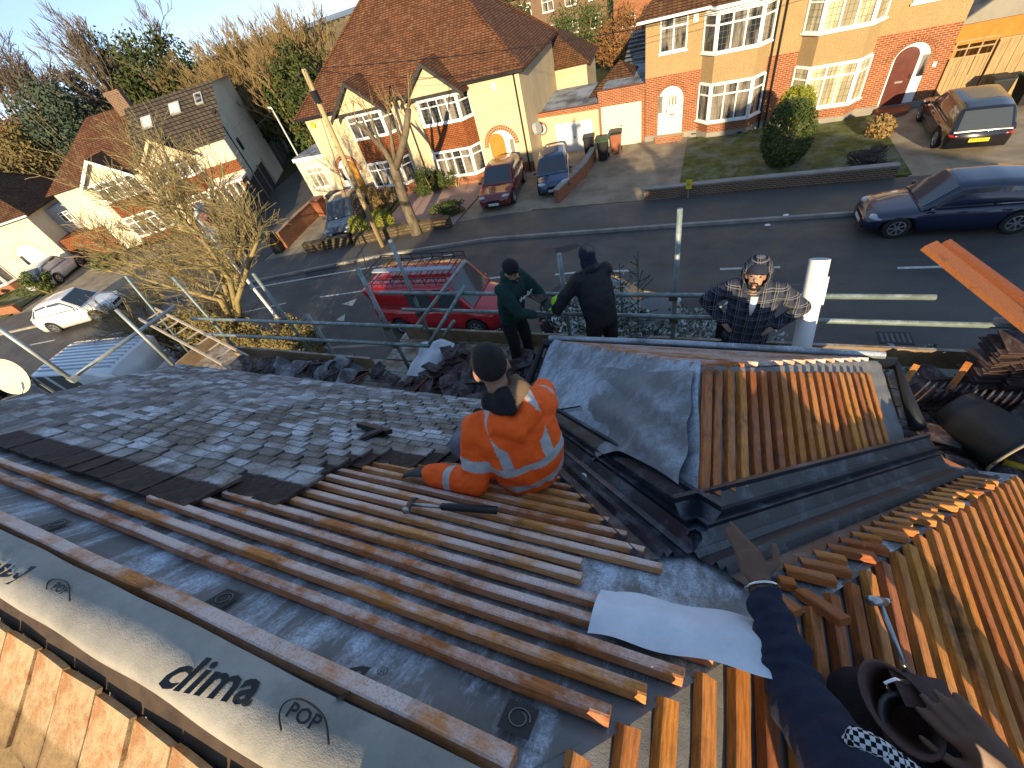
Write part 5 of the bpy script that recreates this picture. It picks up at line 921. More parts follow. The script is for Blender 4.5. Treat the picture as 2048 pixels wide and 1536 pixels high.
shrub('frosted conifer behind the worker in black', (-1.6, 6.6, 2.0), (1.25, 1.0, 1.9), 6500, .055, L_FROST, 31, 60); shrub('dark frosted conifer behind the plaid worker rail', (.35, 6.5, 1.7), (1.2, .9, 1.6), 6000, .055, L_FROST, 32, 60); shrub('frost-whitened shrub beside the red van', (-4.3, 7.4, 1.2), (.9, .7, 1.0), 3000, .05, leafm('hoar_leaf', (.06, .08, .05), (.12, .14, .10), None, 1.0), 33, 26); shrub('frosty green shrub beside the road drain', (3.6, 6.6, 1.4), (.75, .6, 1.2), 2600, .05, L_FROST, 34, 24); shrub('frosty shrub below the white gutter pipe', (1.5, 6.7, 1.3), (.8, .6, 1.2), 2400, .05, MATS['hoar_leaf'], 35, 22)
cs = MB(); rnd = random.Random(3)
for bx, by in ((-1.15, 6.5), (-.85, 6.6), (-1.45, 6.4)):
    tip = V((bx, by, 4.3+rnd.random()*.5)); cs.path([(bx, by, 1.5), tuple(tip)], [.02, .006], 5)
    for k in range(22): z = 2.6+k*.085; a = rnd.uniform(0, 6.28); L = (tip.z-z)*.28+.05; p = V((bx, by, z)); cs.path([p, p+V((math.cos(a)*L, math.sin(a)*L, L*.7))], [.008, .012], 4)
tag(cs.build('conifer_leaders', L_BLUE), 'thin dark conifer leader shoots standing behind the worker in black', 'conifer')
# ------------------------------------------------------------------ trees
def twigs(mb, p, d, L, r, depth, rnd, spread=.5, up=.15, nb=(3, 4), shr=.68, minr=.006, segs=3):
    pts = [V(p)]; dd = V(d).normalized()
    for k in range(segs): dd = (dd+V((rnd.gauss(0, .12), rnd.gauss(0, .12), rnd.gauss(0, .10)+up*.3))).normalized(); pts.append(pts[-1]+dd*L/segs)
    n = 7 if r > .08 else (5 if r > .03 else 3); mb.path(pts, [max(minr, r*(1-.45*k/segs)) for k in range(segs+1)], n, cap=False)
    if depth <= 0: return
    for k in range(rnd.randint(*nb)):
        t = rnd.uniform(.35, 1.0); i = min(segs-1, int(t*segs)); b = pts[i].lerp(pts[i+1], t*segs-i); e = V((rnd.gauss(0, 1), rnd.gauss(0, 1), rnd.gauss(0, 1))); e = (e-dd*e.dot(dd)).normalized()
        twigs(mb, b, (dd+e*rnd.uniform(spread*.6, spread*1.4)+V((0, 0, up))).normalized(), L*shr*rnd.uniform(.75, 1.15), r*.55, depth-1, rnd, spread, up, nb, shr, minr, segs)
M_BARK = pm('bark', (.13, .105, .07), .9, .45, 5, .9, 22, bd=.03, stretch=(1, 1, .4)); M_TWIG = pm('ochre_twigs', (.22, .155, .065), .85, .3, 5); M_TWIGG = pm('grey_twigs', (.15, .115, .08), .85, .3, 5); M_TWIGR = pm('russet_twigs', (.17, .10, .045), .85, .3, 5); M_LICH = pm('lichened_twigs', (.24, .19, .085), .85, .35, 9)
# pollarded street tree
st = thing('street_tree', 'pollarded bare street tree standing on the far pavement', 'tree', (-13.1, 16.5, .1)); tb_ = MB(); Y = 16.5; pp = lambda *a: [aty(x, y, Y+o) for x, y, o in a]
for pts, rr in ((pp((838, 478, 0), (828, 450, 0), (808, 400, 0), (794, 355, 0), (786, 325, 0)), [.36, .27, .245, .22, .20]), (pp((790, 340, 0), (803, 300, 0), (812, 262, .05), (817, 218, .1)), [.18, .155, .14, .12]), (pp((788, 332, 0), (768, 300, -.1), (738, 268, -.15), (712, 246, -.2)), [.17, .12, .09, .06]), (pp((770, 303, -.1), (752, 268, 0), (744, 238, 0)), [.09, .06, .04]), (pp((794, 350, 0), (786, 300, .1), (780, 258, .1), (778, 235, .1)), [.12, .09, .06, .05]), (pp((806, 296, 0), (796, 262, 0), (792, 240, 0)), [.09, .07, .05]), (pp((752, 280, -.1), (728, 248, -.1), (726, 240, -.1)), [.05, .04, .03])): tb_.path(pts, rr, 10)
tb_.build('trunk', M_BARK, st, True); tw = MB(); rnd = random.Random(11)
for q in ((817, 218), (712, 246), (744, 238), (778, 235), (792, 240)):
    for k in range(4): twigs(tw, aty(*q, Y), V((rnd.gauss(0, .4), rnd.gauss(0, .4), 1)), .8, .018, 1, rnd)
tw.build('crown', M_TWIG, st)
def tree(lab, base, h, r, seed, m, depth=4, spread=.55, up=.25, nb=(3, 4), trunk=None, nst=1, lean=(0, 0, 1), minr=.006, L0=.36, bark=None, leaf=None, shr=.68):
    rnd = random.Random(seed); t = thing('tree', lab, 'tree', base); base = V(base); tr = MB(); cr = MB(); th = h*(trunk or .3)
    for k in range(nst):
        d = (V(lean)+V((rnd.gauss(0, .25), rnd.gauss(0, .25), 0))*(0 if nst == 1 else 1)).normalized(); top = base+d*th; tr.path([base, base+d*th*.5+V((rnd.gauss(0, .1), rnd.gauss(0, .1), 0)), top], [r*1.2, r*.95, r*.8], 9)
        for j in range(5 if nst == 1 else 3): e = V((rnd.gauss(0, 1), rnd.gauss(0, 1), 0)).normalized(); twigs(cr, base+d*th*rnd.uniform(.72, 1), (d+e*rnd.uniform(.25, .75)).normalized(), h*L0, r*.6, depth, rnd, spread, up, nb, shr, minr)
    tr.build('trunk', bark or M_BARK, t, True); cr.build('crown', m, t)
    if leaf: lm, c, rr, n, s, cl = leaf; lv = MB(); leaves(lv, base+V(c), rr, n, s, rnd, cl); lv.build('foliage', lm, t)
    return t
def along(px, py, R): d = ray(px, py); return CAM+d*(R/math.hypot(d.x, d.y))
def treeat(lab, bpx, tpx, R, *a, zb=-1, **k): b = along(*bpx, R); tz = along(*tpx, R).z; return tree(lab, (b.x, b.y, zb), tz-zb, *a, **k)
# bare multi-stemmed tree near the hedge: lopped limbs plus fine lichen twigs
nt_ = thing('tree', 'bare multi-stemmed tree with lopped limbs and lichened twigs beside the street lamp', 'tree', (-17.0, 8.0, 0)); tr = MB(); cr = MB(); rnd = random.Random(42); b0 = V((-17.0, 8.0, 0))
limbs = [((445, 560), (330, 470), (215, 395), 8.6), ((450, 555), (350, 430), (300, 350), 9.0), ((455, 550), (370, 420), (345, 330), 8.8), ((460, 560), (400, 470), (330, 410), 7.6), ((470, 580), (480, 500), (500, 420), 8.2), ((465, 560), (430, 440), (420, 360), 8.6), ((440, 590), (330, 530), (190, 490), 7.8), ((475, 600), (500, 520), (520, 470), 7.6), ((440, 600), (330, 570), (230, 540), 7.4)]
for a, b, c, y in limbs:
    p = [b0+V((0, 0, .1)), aty(*a, y-.2), aty(*b, y), aty(*c, y+.3)]; tr.path(p, [.12, .085, .06, .035], 8)
    for k in range(30):
        t = rnd.uniform(.05, 1); q = p[1].lerp(p[2], t*2) if t < .5 else p[2].lerp(p[3], t*2-1); twigs(cr, q, V((rnd.gauss(0, .7), rnd.gauss(0, .6), .6+rnd.random()*.6)), rnd.uniform(.6, 1.2), .020, 2, rnd, .7, .12, (3, 5), .66, .0065)
[twigs(cr, b0+V((rnd.gauss(0, .35), rnd.gauss(0, .3), rnd.uniform(.2, 2.4))), V((rnd.gauss(0, .8), rnd.gauss(0, .7), .7)), rnd.uniform(.6, 1.1), .018, 2, rnd, .7, .1, (3, 4), .66, .0065) for _ in range(70)]
tr.build('trunk', M_LICH, nt_, True); cr.build('crown', M_LICH, nt_)
tree('low bare sapling with lichened twigs in the verge near the white van', (-19.8, 7.2, 0), 3.4, .05, 5, M_LICH, 3, nst=4, minr=.008, L0=.4)
treeat('tall bare grey tree behind the red and grey roofed pair', (235, 228), (200, -150), 60, .42, 101, M_TWIGG, 5, .5, .2, (3, 4), minr=.02, L0=.30, trunk=.22)
treeat('second tall bare tree leaning left behind the white house chimney', (150, 240), (110, -90), 62, .40, 102, M_TWIGG, 5, .55, .15, (3, 4), minr=.02, L0=.30, trunk=.22, lean=(-.15, -.1, 1))
b = along(368, 215, 58); tz = along(350, 30, 58).z; tree('ivy-clad evergreen tree behind the grey loft roof', (b.x, b.y, -1), tz*.9, .4, 103, M_TWIGG, 3, minr=.03, leaf=(L_DARK, (0, 0, (tz+1)*.55), (4.3, 4.3, (tz+1)*.46), 14000, .17, 90))
b = along(305, 225, 60); tz = along(285, 40, 60).z; tree('dark ivy column on a slim trunk beside the evergreen tree', (b.x, b.y, -1), tz*.9, .3, 113, M_TWIGG, 3, minr=.03, leaf=(L_DARK, (0, 0, (tz+1)*.5), (1.9, 1.9, (tz+1)*.5), 7000, .15, 50))
for k, (bp, tp, R_, sd, lab) in enumerate((((520, 190), (500, -40), 52, 104, 'broad ochre bare willow filling the gap beside the red roof'), ((590, 175), (590, -60), 46, 105, 'upright ochre bare tree close to the red hipped roof'), ((460, 200), (455, 20), 56, 106, 'ochre bare tree beside the evergreen')))  : treeat(lab, bp, tp, R_, .32, sd, M_TWIG, 5, .5, .3, (3, 4), minr=.017, L0=.34, trunk=.15, nst=3)
for k in range(9):
    px = -20+k*31; treeat(('russet scrub tree %s' % ('at the far left edge of the woods', 'left of the conifer', 'beside the low brick house', 'over the brown roof', 'touching the blue conifer', 'above the white house hip', 'right of the conifer', 'close to the chimney', 'under the tall bare tree')[k]), (px, 300-k*8), (px, 225-k*5), 72+(k % 3)*9, .22, 120+k, (M_TWIGR, M_TWIG, M_TWIGG)[k % 3], 4, .6, .15, (3, 4), minr=.022, L0=.38, trunk=.12, nst=3)
for k, (px, py, R_, w, h, m, n, lab) in enumerate(((130, 275, 60, 3.2, 4.5, L_BLUE, 7000, 'blue-green conifer beyond the white house roof'), (190, 245, 68, 3.0, 4.5, L_DARK, 5000, 'dark evergreen bush beyond the white house chimney'), (20, 300, 75, 4, 3.5, L_BROWN, 4000, 'russet leafy bush at the far left of the woods'), (80, 290, 80, 4, 4, L_HEDGE, 4000, 'ochre leafy bush beyond the low brick house'), (40, 330, 62, 4, 3.2, L_HEDGE, 4000, 'ochre bush before the left-hand woods'), (590, 215, 45, 3.2, 2.8, L_GREEN, 4000, 'green garden bush beside the lane of the white house'), (500, 235, 50, 3, 2.2, L_GREEN, 3000, 'green hedge bush behind the white outbuilding'), (620, 190, 42, 2.6, 3.0, L_DARK, 3000, 'dark garden bush left of the red roof'), (1010, 60, 48, 2.5, 3, L_DARK, 3000, 'dark bush behind the cream house corner'))): p = along(px, py, R_); shrub(lab, (p.x, p.y, max(h*.5, p.z)), (w, w, h), n, .16, m, 200+k, 40)
for k, (x, y, z, r, m, n, lab) in enumerate(((-6.0, 41, 2.0, (2.6, 2.4, 2.2), L_BROWN, 5000, 'russet hedge at the end of the garden lawn'), (-2.2, 43, 2.8, (2.4, 2.2, 3.0), L_YG, 6000, 'tall yellow-green hedge at the garden end'), (1.5, 45, 3.2, (2.8, 2.4, 3.4), L_YG, 6500, 'broad yellow-green hedge behind the greenhouse'), (-.3, 39.5, 2.2, (1.3, 1.3, 2.2), L_DARK, 4000, 'round dark topiary behind the garage'), (-3.4, 40.5, 1.9, (.6, .6, 2.0), L_YG, 1800, 'slim golden conifer in the back garden'), (1.6, 40.5, 2.0, (1.6, 1.4, 2.0), L_DARK, 4200, 'dark clipped bush before the greenhouse'), (-10.5, 46, 2.4, (3, 2.4, 2.5), L_GREEN, 5000, 'green hedge behind the cream rear wing'))): shrub(lab, (x, y, z), r, n, .10, m, 240+k, 46, nm='hedge', cat='hedge')
slab('lawn', [(-8.8, 31.5), (-3.2, 31.5), (-3.2, 38.5), (-8.2, 38.5)], .06, pm('frosted_lawn', (.12, .17, .045), .95, .3, 2, .6, 40, frost=.75, fscale=.35, fcut=.5)); 
gh_ = thing('greenhouse', 'small white framed greenhouse behind the brick garage', 'greenhouse', (-2.6, 37.2, 0)); fr = MB()
for x in (-3.6, -2.6, -1.6):
    for y in (36.2, 38.2): fr.bar((x, y, 0), (x, y, 1.7), .05, .05, (1, 0, 0))
    fr.bar((x, 36.2, 1.7), (x, 37.2, 2.4), .05, .05); fr.bar((x, 38.2, 1.7), (x, 37.2, 2.4), .05, .05)
for y, z in ((36.2, 1.7), (38.2, 1.7), (37.2, 2.4)): fr.bar((-3.6, y, z), (-1.6, y, z), .05, .05)
fr.build('frame', M_UPVC, gh_); MB().box((-3.55, 36.25, .02), (-1.65, 38.15, 1.68)).build('glazing', m_glass('greenhouse_glass', (.16, .18, .17)), gh_)
shd = thing('garden_shed', 'pitched garden roof with frosty ribbed sheets behind the garage', 'shed', (-3.4, 31.5, 0)); MB().box((-4.6, 30.6, 0), (-2.95, 34.5, 2.4)).build('wall', M_BRICK, shd)
for k in range(9): MB().bar((-4.75, 30.4+k*.48, 2.45+k*.13), (-2.9, 30.4+k*.48, 2.45+k*.13), .5, .05).build('roof_sheet', MATS['slate_roof'], shd)
pyr = MB(); pyr.add([V((-6.2, 27.2, 2.1)), V((-3.3, 27.2, 2.3)), V((-3.3, 30.2, 2.3)), V((-6.2, 30.2, 2.1)), V((-4.6, 28.7, 3.3))], [(0, 1, 4), (1, 2, 4), (2, 3, 4), (3, 0, 4)]); tag(pyr.build('garage_roof', M_ROOFB), 'small pyramid tiled roof behind the brick garage', 'roof')
# distant hills, wooded; blue haze is put into their colour
hb = MB(); rnd = random.Random(9)
def fh_(u, v): a = rad(-75+u*120); R_ = 1500+v*500; h = (16+12*mnoise.noise(V((u*6, 1, 0)))+8*mnoise.noise(V((u*22, 4, 0))))*math.sin(min(1, v*1.4)*math.pi/2); return (math.sin(a)*R_, math.cos(a)*R_, -4+h)
hb.grid(fh_, 90, 6); hb.build('hills', pm('far_hill', (.26, .31, .36), .95, .2, .006), kind='structure')
wd = MB(); rnd = random.Random(77)
for k in range(2600):
    a = rad(rnd.uniform(-80, 35)); R_ = rnd.uniform(110, 420)**1.0; p = V((math.sin(a)*R_, math.cos(a)*R_, 0)); s = rnd.uniform(2.5, 5)
    for j in range(5): q = p+V((rnd.gauss(0, 3), rnd.gauss(0, 3), rnd.uniform(.5, 5))); e = V((rnd.gauss(0, 1), rnd.gauss(0, 1), rnd.gauss(0, 1))).normalized()*s*.5; f_ = e.orthogonal().normalized()*s*.4; wd.add([q-e, q+f_, q+e, q-f_], [(0, 1, 2, 3)])
wo = wd.build('far_woodland', leafm('far_wood', (.10, .085, .05), (.17, .125, .075), (.07, .08, .05)), kind='stuff'); wo['label'] = 'mass of brown winter woodland beyond the houses'; wo['category'] = 'woodland'

# road drain by the near kerb
dg = thing('road_drain', 'iron drain grating in the gutter near the frosty shrub', 'drain', gp(1790, 676)); c = V(gp(1790, 676)); MB().box(c+V((-.34, -.22, .001)), c+V((.34, .22, .006))).build('grate_frame', M_BLACK, dg)
for k in range(6): MB().box(c+V((-.29+k*.105, -.17, .0065)), c+V((-.235+k*.105, .17, .012))).build('bar', pm('iron_bar', (.10, .10, .10), .6, .2), dg)
for px, py in ((1572, 430), (1535, 450)): p = V(gp(px, py, .13)); tag(MB().sphere(p, (.10, .07, .03), 8, 5).build('litter_scrap', M_WHITE), ('small white scrap of litter on the far pavement', 'tiny white scrap of litter beside the far kerb')[px < 1550], 'litter')
# ------------------------------------------------------------------ people
TEX = bpy.data.textures.new('folds', 'CLOUDS'); TEX.noise_scale = .09; TEX.noise_depth = 2
def solid(mb, nm, m, par, vox=.014, sm=6, fold=0, classify=None):
    mods = [('REMESH', dict(mode='VOXEL', voxel_size=vox)), ('SMOOTH', dict(factor=.5, iterations=sm))]
    if fold: mods.append(('DISPLACE', dict(texture=TEX, strength=fold, mid_level=.5, texture_coords='LOCAL')))
    o = baked(mb, nm, m if isinstance(m, (list, tuple)) else [m], mods, par)
    me = o.data
    while len(me.materials) < (len(m) if isinstance(m, (list, tuple)) else 1): me.materials.append(None)
    for i, mm in enumerate(m if isinstance(m, (list, tuple)) else [m]): me.materials[i] = mm
    if classify: me.polygons.foreach_set('material_index', [classify(p.center) for p in me.polygons])
    return o
def limb(mb, pts, rr, n=12):
    pts = [V(p) for p in pts]; mb.path(pts, rr, n)
    for p, r in zip(pts, rr): mb.sphere(p, r*.99, 12, 8)
def head(mb, c, f, u, s=1.0, hairline=None):
    """skin of a head: c is the skull centre, f the face direction, u up"""
    c, f, u = V(c), V(f).normalized(), V(u).normalized(); rt = f.cross(u).normalized(); u = rt.cross(f); st = len(mb.v)
    mb.sphere((0, 0, .015), (.074, .094, .098), 18, 14); mb.sphere((0, .026, -.055), (.056, .062, .070), 14, 10); mb.sphere((0, .073, -.098), (.026, .024, .022), 10, 8); mb.path([(0, .086, .005), (0, .108, -.030), (0, .098, -.042)], [.009, .014, .010], 8)
    for sx in (-1, 1): mb.sphere((.076*sx, -.005, -.015), (.012, .022, .034), 8, 6); mb.sphere((.034*sx, .083, .018), (.022, .012, .010), 8, 6)
    mb.path([(0, -.01, -.06), (0, -.02, -.17)], [.052, .056], 12)
    M = Matrix.Translation(c) @ Matrix((rt*s, f*s, u*s)).transposed().to_4x4(); mb.xf(M, st); return M
def face(M, par, skin, hair, beard=True, eyes=True):
    def sp(nm, cs, m): mb = MB(); [mb.sphere(c, r, 10, 8) for c, r in cs]; mb.xf(M); mb.build(nm, m, par, True)
    if eyes: sp('eyes', [((.031*s, .0845, .000), (.012, .008, .007)) for s in (-1, 1)], M_EYE); sp('eyebrows', [((.033*s, .089, .018), (.021, .006, .0045)) for s in (-1, 1)], hair); sp('mouth', [((0, .090, -.072), (.021, .008, .006))], M_LIP)
    if beard:
        mb = MB(); mb.sphere((0, .040, -.092), (.056, .050, .040), 14, 10); mb.sphere((0, .068, -.106), (.030, .030, .020), 12, 8); mb.path([(-.024, .090, -.070), (-.024, .093, -.058), (0, .100, -.053), (.024, .093, -.058), (.024, .090, -.070)], .0055, 6); mb.xf(M); mb.build('beard', hair, par, True)
def skinm(nm, c): t = NT(nm); k = t.mix(t.ramp(t.noise(30, 4), .3, .7), tuple(x*.82 for x in c), c); t.color(k); t.set(.5, 0, .35); t.b.inputs['Subsurface Weight'].default_value = .08; t.b.inputs['Subsurface Radius'].default_value = (.01, .004, .002); return t.m
SK1 = skinm('light_skin', (.42, .25, .17)); SK2 = skinm('brown_skin', (.155, .082, .052)); SK3 = skinm('tan_skin', (.36, .20, .13)); M_EYE = pm('eye_dark', (.015, .012, .010), .2, .1); M_LIP = pm('lip', (.20, .08, .07), .5, .1); M_HAIR = pm('dark_hair', (.010, .008, .007), .75, .4, 60, .8, 200)
M_BLKC = pm('black_cloth', (.010, .010, .012), .9, .3, 20, .4, 120); M_NAVY = pm('navy_cloth', (.010, .015, .035), .9, .3, 20, .4, 120); M_GRN = pm('bottle_green_fleece', (.010, .040, .034), .95, .25, 14, .4, 150); M_ORG = pm('hi_vis_orange', (1.0, .115, .006), .75, .12, 6, .3, 60); M_REFL = pm('reflective_tape', (.42, .43, .43), .45, .08, 20); M_JEANS = pm('washed_jeans', (.14, .155, .20), .9, .3, 12, .4, 150); M_GREYG = pm('grey_glove', (.045, .050, .052), .8, .3, 20, .4, 90); M_BROWNH = pm('brown_hood_lining', (.16, .105, .065), .9, .2, 10); M_JKT = pm('black_shell_jacket', (.012, .012, .016), .6, .25, 8, .5, 60)
def m_plaid(nm, base=(.010, .013, .022), line=(.20, .20, .22), mid=(.035, .042, .065)):
    t = NT(nm); s = t.n('SeparateXYZ'); t.l(t.co(), s.inputs[0])
    def bands(o, f, w, ph=0): return t.math('LESS_THAN', t.math('FRACT', t.math('ADD', t.math('MULTIPLY', o, f), ph)), w)
    k = t.mix(bands(s.outputs[0], 11, .4), base, mid); k = t.mix(t.math('MULTIPLY', bands(s.outputs[2], 11, .4), .6), k, mid)
    for o in (s.outputs[0], s.outputs[2]):
        for ph in (.12, .32): k = t.mix(t.math('MULTIPLY', bands(o, 11, .07, ph), .6), k, line)
    t.color(k); t.set(.95, 0, .15); t.bump(t.noise(60, 3), .3, .01); MATS[nm] = t.m; return t.m
M_PLAID = m_plaid('plaid_flannel')
def hand(mb, w, d, n, s=1.0, curl=.3, side=1, spread=.12):
    """w wrist, d direction of the fingers, n normal of the back of the hand"""
    w, d, n = V(w), V(d).normalized(), V(n).normalized(); t = d.cross(n).normalized()*side; n = t.cross(d).normalized()*side
    if n.dot(V(n)) < 0: n = -n
    mb.path([w, w+d*.045*s, w+d*.09*s], [(.030*s, .022*s), (.042*s, .018*s), (.044*s, .016*s)], 12, up=n)
    for k, (o, L) in enumerate(((-.033, .068), (-.011, .078), (.011, .073), (.033, .056))):
        b = w+d*.085*s+t*o*s; dd = (d+t*o*spread*20).normalized(); p = [b, b+(dd-n*curl*.3).normalized()*L*.42*s]; p.append(p[-1]+(dd-n*curl).normalized()*L*.34*s); p.append(p[-1]+(dd-n*curl*1.7).normalized()*L*.26*s); mb.path(p, [.0112*s, .0106*s, .0098*s, .0082*s], 10); mb.sphere(p[-1], .008*s, 8, 6)
    b = w+d*.03*s-t*.034*s; p = [b, b+(d*.5-t*.8-n*.2).normalized()*.038*s]; p.append(p[-1]+(d*.9-t*.35-n*.2).normalized()*.034*s); p.append(p[-1]+(d-t*.1-n*.2).normalized()*.026*s); mb.path(p, [.0145*s, .0125*s, .0105*s, .008*s], 10); mb.sphere(p[-1], .0078*s, 8, 6)
def boots(par, pts, m=None):
    for f, d in pts:
        f, d = V(f), V(d).normalized(); mb = MB(); mb.path([f-d*.09+V((0, 0, .06)), f+V((0, 0, .06)), f+d*.10+V((0, 0, .045)), f+d*.17+V((0, 0, .035))], [(.042, .055), (.048, .055), (.05, .04), (.035, .03)], 12, up=(0, 0, 1)); mb.path([f-d*.05+V((0, 0, .05)), f-d*.05+V((0, 0, .16))], [.05, .052], 12); solid(mb, 'boot', m or M_BLKC, par, .012, 3)
UP = V((0, 0, 1))
# --- worker in plaid, hands on hips, looking up at the camera
pl_ = thing('person', 'worker in dark plaid hooded shirt standing with hands on hips', 'person', (.55, 3.5, PZ)); o = V((.56, 3.48, PZ)); fw_ = V((-.12, -1, 0)).normalized(); rt_ = fw_.cross(UP)   # person's right is to the left of the picture
def bp(x, y, z): return o+rt_*x+fw_*y+UP*z
hd = bp(.02, .04, 1.555); bm_ = MB(); hf = (CAM-hd).normalized()*.75+fw_*.5; Mh = head(bm_, hd, hf, UP-hf.normalized()*.25, 1.0)
bm_.path([bp(0, 0, .9), bp(0, 0, 1.2), bp(0, 0, 1.42)], [(.13, .08), (.14, .09), (.10, .07)], 14, up=fw_)
for s in (-1, 1):
    sh_, el, ha = bp(.19*s, .0, 1.40), bp(.385*s, -.05, 1.19), bp(.22*s, .05, 1.03); limb(bm_, [sh_, el, ha], [.05, .042, .033]); hand(bm_, ha, bp(.13*s, .09, .98)-ha, UP*.5+rt_*s*.5, .95, .5, s); limb(bm_, [bp(.09*s, 0, .9), bp(.11*s, .02, .5), bp(.13*s, 0, .1)], [.075, .055, .045])
solid(bm_, 'body', SK1, pl_, .010, 4); face(Mh, pl_, SK1, M_HAIR)
mb = MB(); mb.path([bp(0, 0, .80), bp(0, 0, .95), bp(0, .01, 1.15), bp(0, 0, 1.34), bp(0, -.01, 1.43), bp(0, -.01, 1.47)], [(.205, .135), (.195, .135), (.20, .14), (.205, .13), (.15, .10), (.09, .08)], 20, up=fw_)
for s in (-1, 1): limb(mb, [bp(.165*s, -.005, 1.38), bp(.29*s, -.03, 1.28), bp(.395*s, -.055, 1.175)], [.085, .075, .068]); limb(mb, [bp(.395*s, -.055, 1.175), bp(.30*s, .0, 1.10), bp(.225*s, .045, 1.04)], [.066, .058, .05])
solid(mb, 'plaid_shirt', M_PLAID, pl_, .014, 4, .022)
mb = MB(); mb.sphere((0, -.022, .018), (.114, .122, .140), 18, 14); mb.sphere((0, -.04, -.10), (.10, .09, .09), 14, 10); mb.xf(Mh); hood = baked(mb, 'hood', [M_PLAID], [('REMESH', dict(mode='VOXEL', voxel_size=.010)), ('SMOOTH', dict(factor=.5, iterations=3))], pl_)
import bmesh as _bm
def cut_front(ob, M, test):
    bmm = _bm.new(); bmm.from_mesh(ob.data); Mi = M.inverted(); kill = [f for f in bmm.faces if test(Mi @ f.calc_center_median())]; _bm.ops.delete(bmm, geom=kill, context='FACES'); bmm.to_mesh(ob.data); bmm.free(); md = ob.modifiers.new('thick', 'SOLIDIFY'); md.thickness = .008; md.offset = 1
cut_front(hood, Mh, lambda p: p.y > .035 and abs(p.x) < .085 and p.z < .10 and (p.x/.085)**2+((p.z+.02)/.12)**2 < 1.15)
mb = MB(); mb.sphere((0, -.004, .040), (.088, .104, .094), 16, 12); mb.xf(Mh); cap = baked(mb, 'beanie', [M_NAVY], [('REMESH', dict(mode='VOXEL', voxel_size=.010)), ('SMOOTH', dict(factor=.5, iterations=2))], pl_); cut_front(cap, Mh, lambda p: p.z < .018)
mb = MB(); mb.path([bp(0, .115, 1.38), bp(0, .15, 1.30), bp(0, .165, 1.22)], [(.032, .02), (.026, .016), (.008, .01)], 10, up=fw_); mb.build('white_tee', M_WHITE, pl_, True)
mb = MB(); mb.path([bp(0, 0, .97), bp(0, 0, .82)], [(.165, .115), (.175, .125)], 16, up=fw_)
for s in (-1, 1): limb(mb, [bp(.095*s, 0, .85), bp(.125*s, .02, .48), bp(.15*s, 0, .10)], [.10, .078, .065])
solid(mb, 'trousers', M_BLKC, pl_, .014, 4, .015); boots(pl_, [(bp(.15*s, 0, .0), fw_+rt_*.3*s) for s in (-1, 1)])
mb = MB(); mb.obox(bp(.21, -.02, .86), rt_*.05, fw_*.05, UP*.09); solid(mb, 'tool_pouch', M_BLKC, pl_, .012, 3)
# --- two workers passing tiles along the scaffold
def standing(lab, o, fdir, hfd, hands_at, top_m, top_nm, skin, hat_m, glove_m, lean=.12, hood=False, jacket=False, rot=0, s=1.0, beard=True, tuck=None):
    t = thing('person', lab, 'person', o); o = V(o); f = V(fdir).normalized(); r = f.cross(UP); B = lambda x, y, z: o+r*x*s+f*y*s+UP*z*s
    bm_ = MB(); hc = B(0, .05+lean, 1.55); Mh = head(bm_, hc, hfd, UP+f*.12, s); bm_.path([B(0, 0, .9), B(0, lean*.5, 1.2), B(0, lean, 1.42)], [(.13, .08), (.14, .09), (.10, .07)], 14, up=f)
    sl_ = MB(); gl = MB()
    for i, sg in enumerate((-1, 1)):
        shd_ = B(.185*sg, lean, 1.38); hp = V(hands_at[i]); mid = (shd_+hp)/2; ell = (hp-shd_).length; drop = math.sqrt(max(.002, .29**2-(ell/2)**2)) if ell < .56 else .02; el = mid+(-UP*.8+r*sg*.5).normalized()*drop; dr = (hp-el).normalized()
        limb(bm_, [shd_, el, hp-dr*.07], [.05, .042, .032]); limb(sl_, [B(.155*sg, lean*.95, 1.38), shd_.lerp(el, .5), el], [.088, .076, .066]); limb(sl_, [el, el.lerp(hp, .5), hp-dr*.075], [.066, .056, .046]); hand(gl if glove_m[i] else bm_, hp-dr*.085, dr, UP*.8-f*.2, 1.12, .75, sg)
        if glove_m[i]: solid(gl, 'glove', glove_m[i], t, .008, 2); gl = MB()
        limb(bm_, [B(.09*sg, 0, .9), B(.11*sg, .03, .5), B(.12*sg, 0, .1)], [.075, .055, .045])
    solid(bm_, 'body', skin, t, .011, 4)
    sl_.path([B(0, -.01, .84), B(0, .02, .95), B(0, lean*.5, 1.14), B(0, lean*.9, 1.32), B(0, lean, 1.42), B(0, lean, 1.465)], [(.185, .13), (.19, .135), (.205, .145), (.205, .135), (.15, .105), (.085, .08)], 20, up=f)
    if hood: sl_.path([B(-.09, lean-.01, 1.46), B(0, lean-.10, 1.45), B(.09, lean-.01, 1.46), B(.04, lean+.06, 1.43)], [.045, .06, .045, .03], 10)
    if jacket: sl_.path([B(-.07, lean-.02, 1.47), B(0, lean-.06, 1.48), B(.07, lean-.02, 1.47)], [.05, .055, .05], 10)
    solid(sl_, top_nm, top_m, t, .014, 4, .02)
    mb = MB(); mb.sphere((0, -.006, .044), (.087, .106, .098), 16, 12)
    if hat_m is M_NAVY: mb.sphere((0, -.03, -.04), (.088, .085, .10), 14, 10)
    mb.xf(Mh); solid(mb, 'beanie', hat_m, t, .009, 2)
    if beard: face(Mh, t, skin, M_HAIR)
    mb = MB(); mb.path([B(0, 0, .98), B(0, 0, .84)], [(.165, .115), (.17, .12)], 16, up=f)
    for sg in (-1, 1): limb(mb, [B(.09*sg, 0, .86), B(.115*sg, .03, .48), B(.13*sg, 0, .10)], [.10, .078, .066])
    solid(mb, 'trousers', M_BLKC, t, .014, 4, .015); boots(t, [(B(.13*sg, 0, 0), f+r*.25*sg) for sg in (-1, 1)]); return t, B
hm_ = V((-1.46, 3.56, 5.70))
